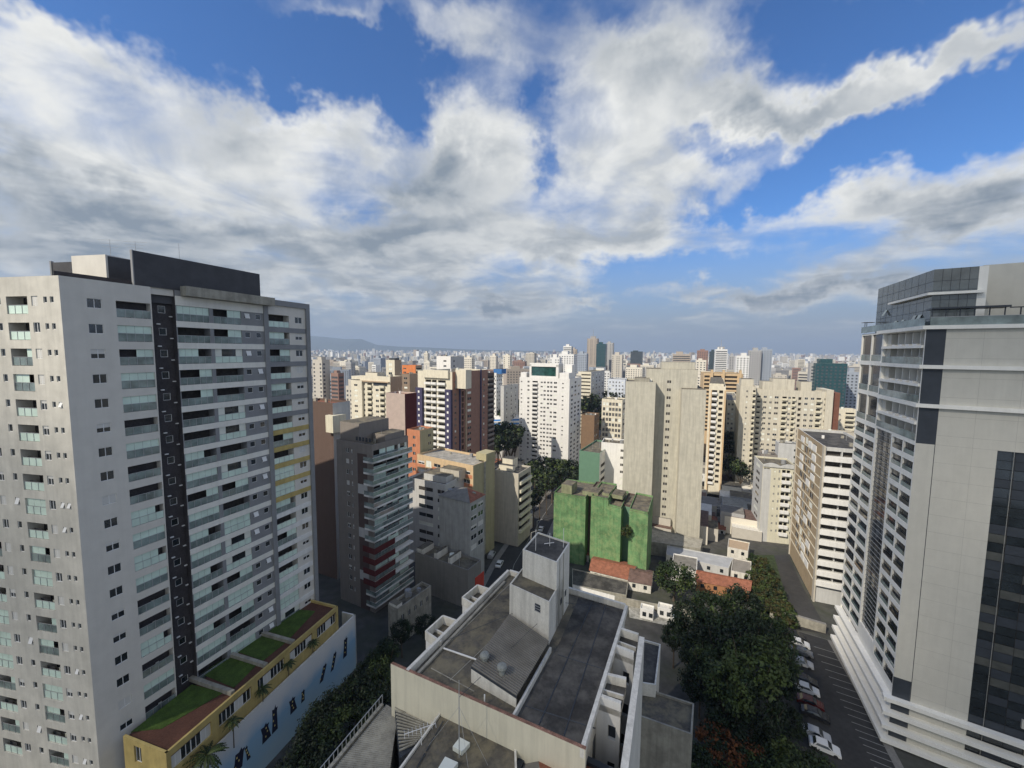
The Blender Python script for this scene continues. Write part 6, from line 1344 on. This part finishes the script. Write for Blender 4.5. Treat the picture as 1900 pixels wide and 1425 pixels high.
# low houses filling the ground between the towers
mb = MB()
for i in range(2600):
    y = 150 + 750 * rr3.random() ** 1.2; x = rr3.uniform(-.55, 1.0) * y; px, py = project(x, y, gz(y))
    if not (560 < px < 1620): continue
    if y < 320 and (962 < px < 1080 or 985 < px < 1090 and y < 230 or 1300 < px < 1345): continue
    w = rr3.uniform(7, 14); d = w * rr3.uniform(.7, 1.2); h = rr3.uniform(4, 9); v = R(27 + rr3.choice([0, 0, 90])); c, s_ = math.cos(v), math.sin(v)
    poly = [(x + c * a * w / 2 + s_ * b * d / 2, y - s_ * a * w / 2 + c * b * d / 2) for a, b in ((-1, -1), (1, -1), (1, 1), (-1, 1))]
    mb.prism(poly, gz(y) - 2, gz(y) + h, PAL[rr3.choice([0, 1, 2, 3, 3])], rr3.choice([c_tile, c_dtile, c_roofc, c_roofd, c_corr, c_conc, c_whd]))
tag(mb.build('low_houses'), 'jumble of low roofs filling the ground between the towers', 'houses', kind='stuff')
mb = MB()
for i in range(900):
    y = 300 + 3200 * rr3.random() ** 1.3; x = rr3.uniform(-.55, 1.0) * y; rad = rr3.uniform(3, 8) * (1 + y / 2500); z = gz(y) + rr3.uniform(6, 12)
    for k in range(22):
        d_ = Vector((rr3.gauss(0, 1), rr3.gauss(0, 1), rr3.gauss(0, .7))).normalized() * rad * rr3.random() ** .4; p = Vector((x, y, z)) + d_; n = (d_ + Vector((0, 0, rad * .3))).normalized(); a = n.orthogonal().normalized() * rad * .35; b = n.cross(a.normalized()) * rad * .3
        mb.quad([p - a, p - b, p + a, p + b], (c_leaf, c_leaf3)[k % 2])
tag(mb.build('distant_trees'), 'scattered dark green treetops among the far buildings', 'trees', kind='stuff')
# hills on the horizon
mb = MB(); c_hill = mat('hill_forest', (.06, .075, .05), var=.3, scale=.002)
prof = [(300, 612), (420, 616), (560, 622), (600, 625), (640, 629), (670, 629), (700, 640), (740, 643), (800, 645), (860, 648), (930, 650), (1000, 651), (1100, 653), (1300, 655), (1500, 658), (1700, 659)]
hp = [atY(px, py, 10500) for px, py in prof]
for a, b in zip(hp, hp[1:]):
    n = 5
    for k in range(n):
        p = a * (1 - k / n) + b * (k / n); q = a * (1 - (k + 1) / n) + b * ((k + 1) / n)
        mb.quad([(p.x, 8900, -41), (q.x, 8900, -41), (q.x, 10500, q.z), (p.x, 10500, p.z)], c_hill); mb.quad([(p.x, 10500, p.z), (q.x, 10500, q.z), (q.x, 11800, -45), (p.x, 11800, -45)], c_hill)
mb.build('hills')['kind'] = 'structure'

# ================================================================ unseen cloud, added and shaped to shade the near blocks (high, behind the camera, between sun and ground)
av = Vector((-SUN.x, -SUN.y, 0)); bv = Vector((av.y, -av.x, 0)); tE = math.tan(EL)
CP = [(-160, -98), (30, -98), (38, -52), (84, -46), (96, -27), (270, -27), (275, 130), (-160, 150)]
alt = 1250.0
def cpt(a, b, z): p = av * a + bv * b - av * (z / tE); return (p.x, p.y, z)
mb = MB(); import mathutils.noise as mn
NX, NY = 44, 26; ins = {}
def inside(a, b):
    c = False; n = len(CP)
    for i in range(n):
        x1, y1 = CP[i]; x2, y2 = CP[(i + 1) % n]
        if (y1 > b) != (y2 > b) and a < (x2 - x1) * (b - y1) / (y2 - y1) + x1: c = not c
    return c
gx = lambda i: -165 + 445 * i / NX; gy = lambda j: -102 + 256 * j / NY
c_shade_cloud = mat('shade_cloud_vapour', (.85, .86, .88), var=.02, rough=1, spec=0)
_t = c_shade_cloud.node_tree; _mx = _t.nodes.new('ShaderNodeMixShader'); _tr = _t.nodes.new('ShaderNodeBsdfTransparent'); _mx.inputs[0].default_value = .42
_t.links.new(_t.nodes['Principled BSDF'].outputs[0], _mx.inputs[1]); _t.links.new(_tr.outputs[0], _mx.inputs[2]); _t.links.new(_mx.outputs[0], _t.nodes['Material Output'].inputs[0])
_n = _t.nodes.new('ShaderNodeTexNoise'); _g = _t.nodes.new('ShaderNodeNewGeometry'); _t.links.new(_g.outputs['Position'], _n.inputs['Vector']); _n.inputs['Scale'].default_value = .03
_r = _t.nodes.new('ShaderNodeMapRange'); _t.links.new(_n.outputs[0], _r.inputs[0]); _r.inputs[1].default_value = .35; _r.inputs[2].default_value = .65; _r.inputs[3].default_value = .22; _r.inputs[4].default_value = .66; _t.links.new(_r.outputs[0], _mx.inputs[0])
def zt_(a, b): return 8 + 10 * mn.noise(Vector((a * .02, b * .02, 0)))
for i in range(NX):
    for j in range(NY):
        a, b = gx(i + .5), gy(j + .5)
        w_ = mn.noise(Vector((a * .05, b * .05, 3))) * 6
        if not inside(a + w_ * .5, b + w_ * .5): continue
        c4 = [(gx(i), gy(j)), (gx(i + 1), gy(j)), (gx(i + 1), gy(j + 1)), (gx(i), gy(j + 1))]
        mb.quad([cpt(x, y, alt + zt_(x, y)) for x, y in c4], c_shade_cloud); mb.quad([cpt(x, y, alt - .3 * zt_(x, y)) for x, y in c4[::-1]], c_shade_cloud)
mb.build('added_shade_cloud')['kind'] = 'structure'

# ================================================================ haze
hz = MB(); X0, X1, Y0, Y1, Z0, Z1 = -14000, 16000, -300, 12500, -50, 420
c8 = [(X0, Y0, Z0), (X1, Y0, Z0), (X1, Y1, Z0), (X0, Y1, Z0), (X0, Y0, Z1), (X1, Y0, Z1), (X1, Y1, Z1), (X0, Y1, Z1)]
hm = bpy.data.materials.new('haze'); hm.use_nodes = True; t = hm.node_tree; t.nodes.clear(); o_ = t.nodes.new('ShaderNodeOutputMaterial'); pv = t.nodes.new('ShaderNodeVolumePrincipled')
pv.inputs['Color'].default_value = (.58, .73, .95, 1); pv.inputs['Density'].default_value = 1.15e-4; pv.inputs['Anisotropy'].default_value = 0.1; t.links.new(pv.outputs[0], o_.inputs['Volume'])
for q in ((0, 3, 2, 1), (4, 5, 6, 7), (0, 1, 5, 4), (1, 2, 6, 5), (2, 3, 7, 6), (3, 0, 4, 7)): hz.quad([c8[k] for k in q], hm)
tag(hz.build('haze'), 'pale blue haze lying over the far city', 'haze', kind='stuff')
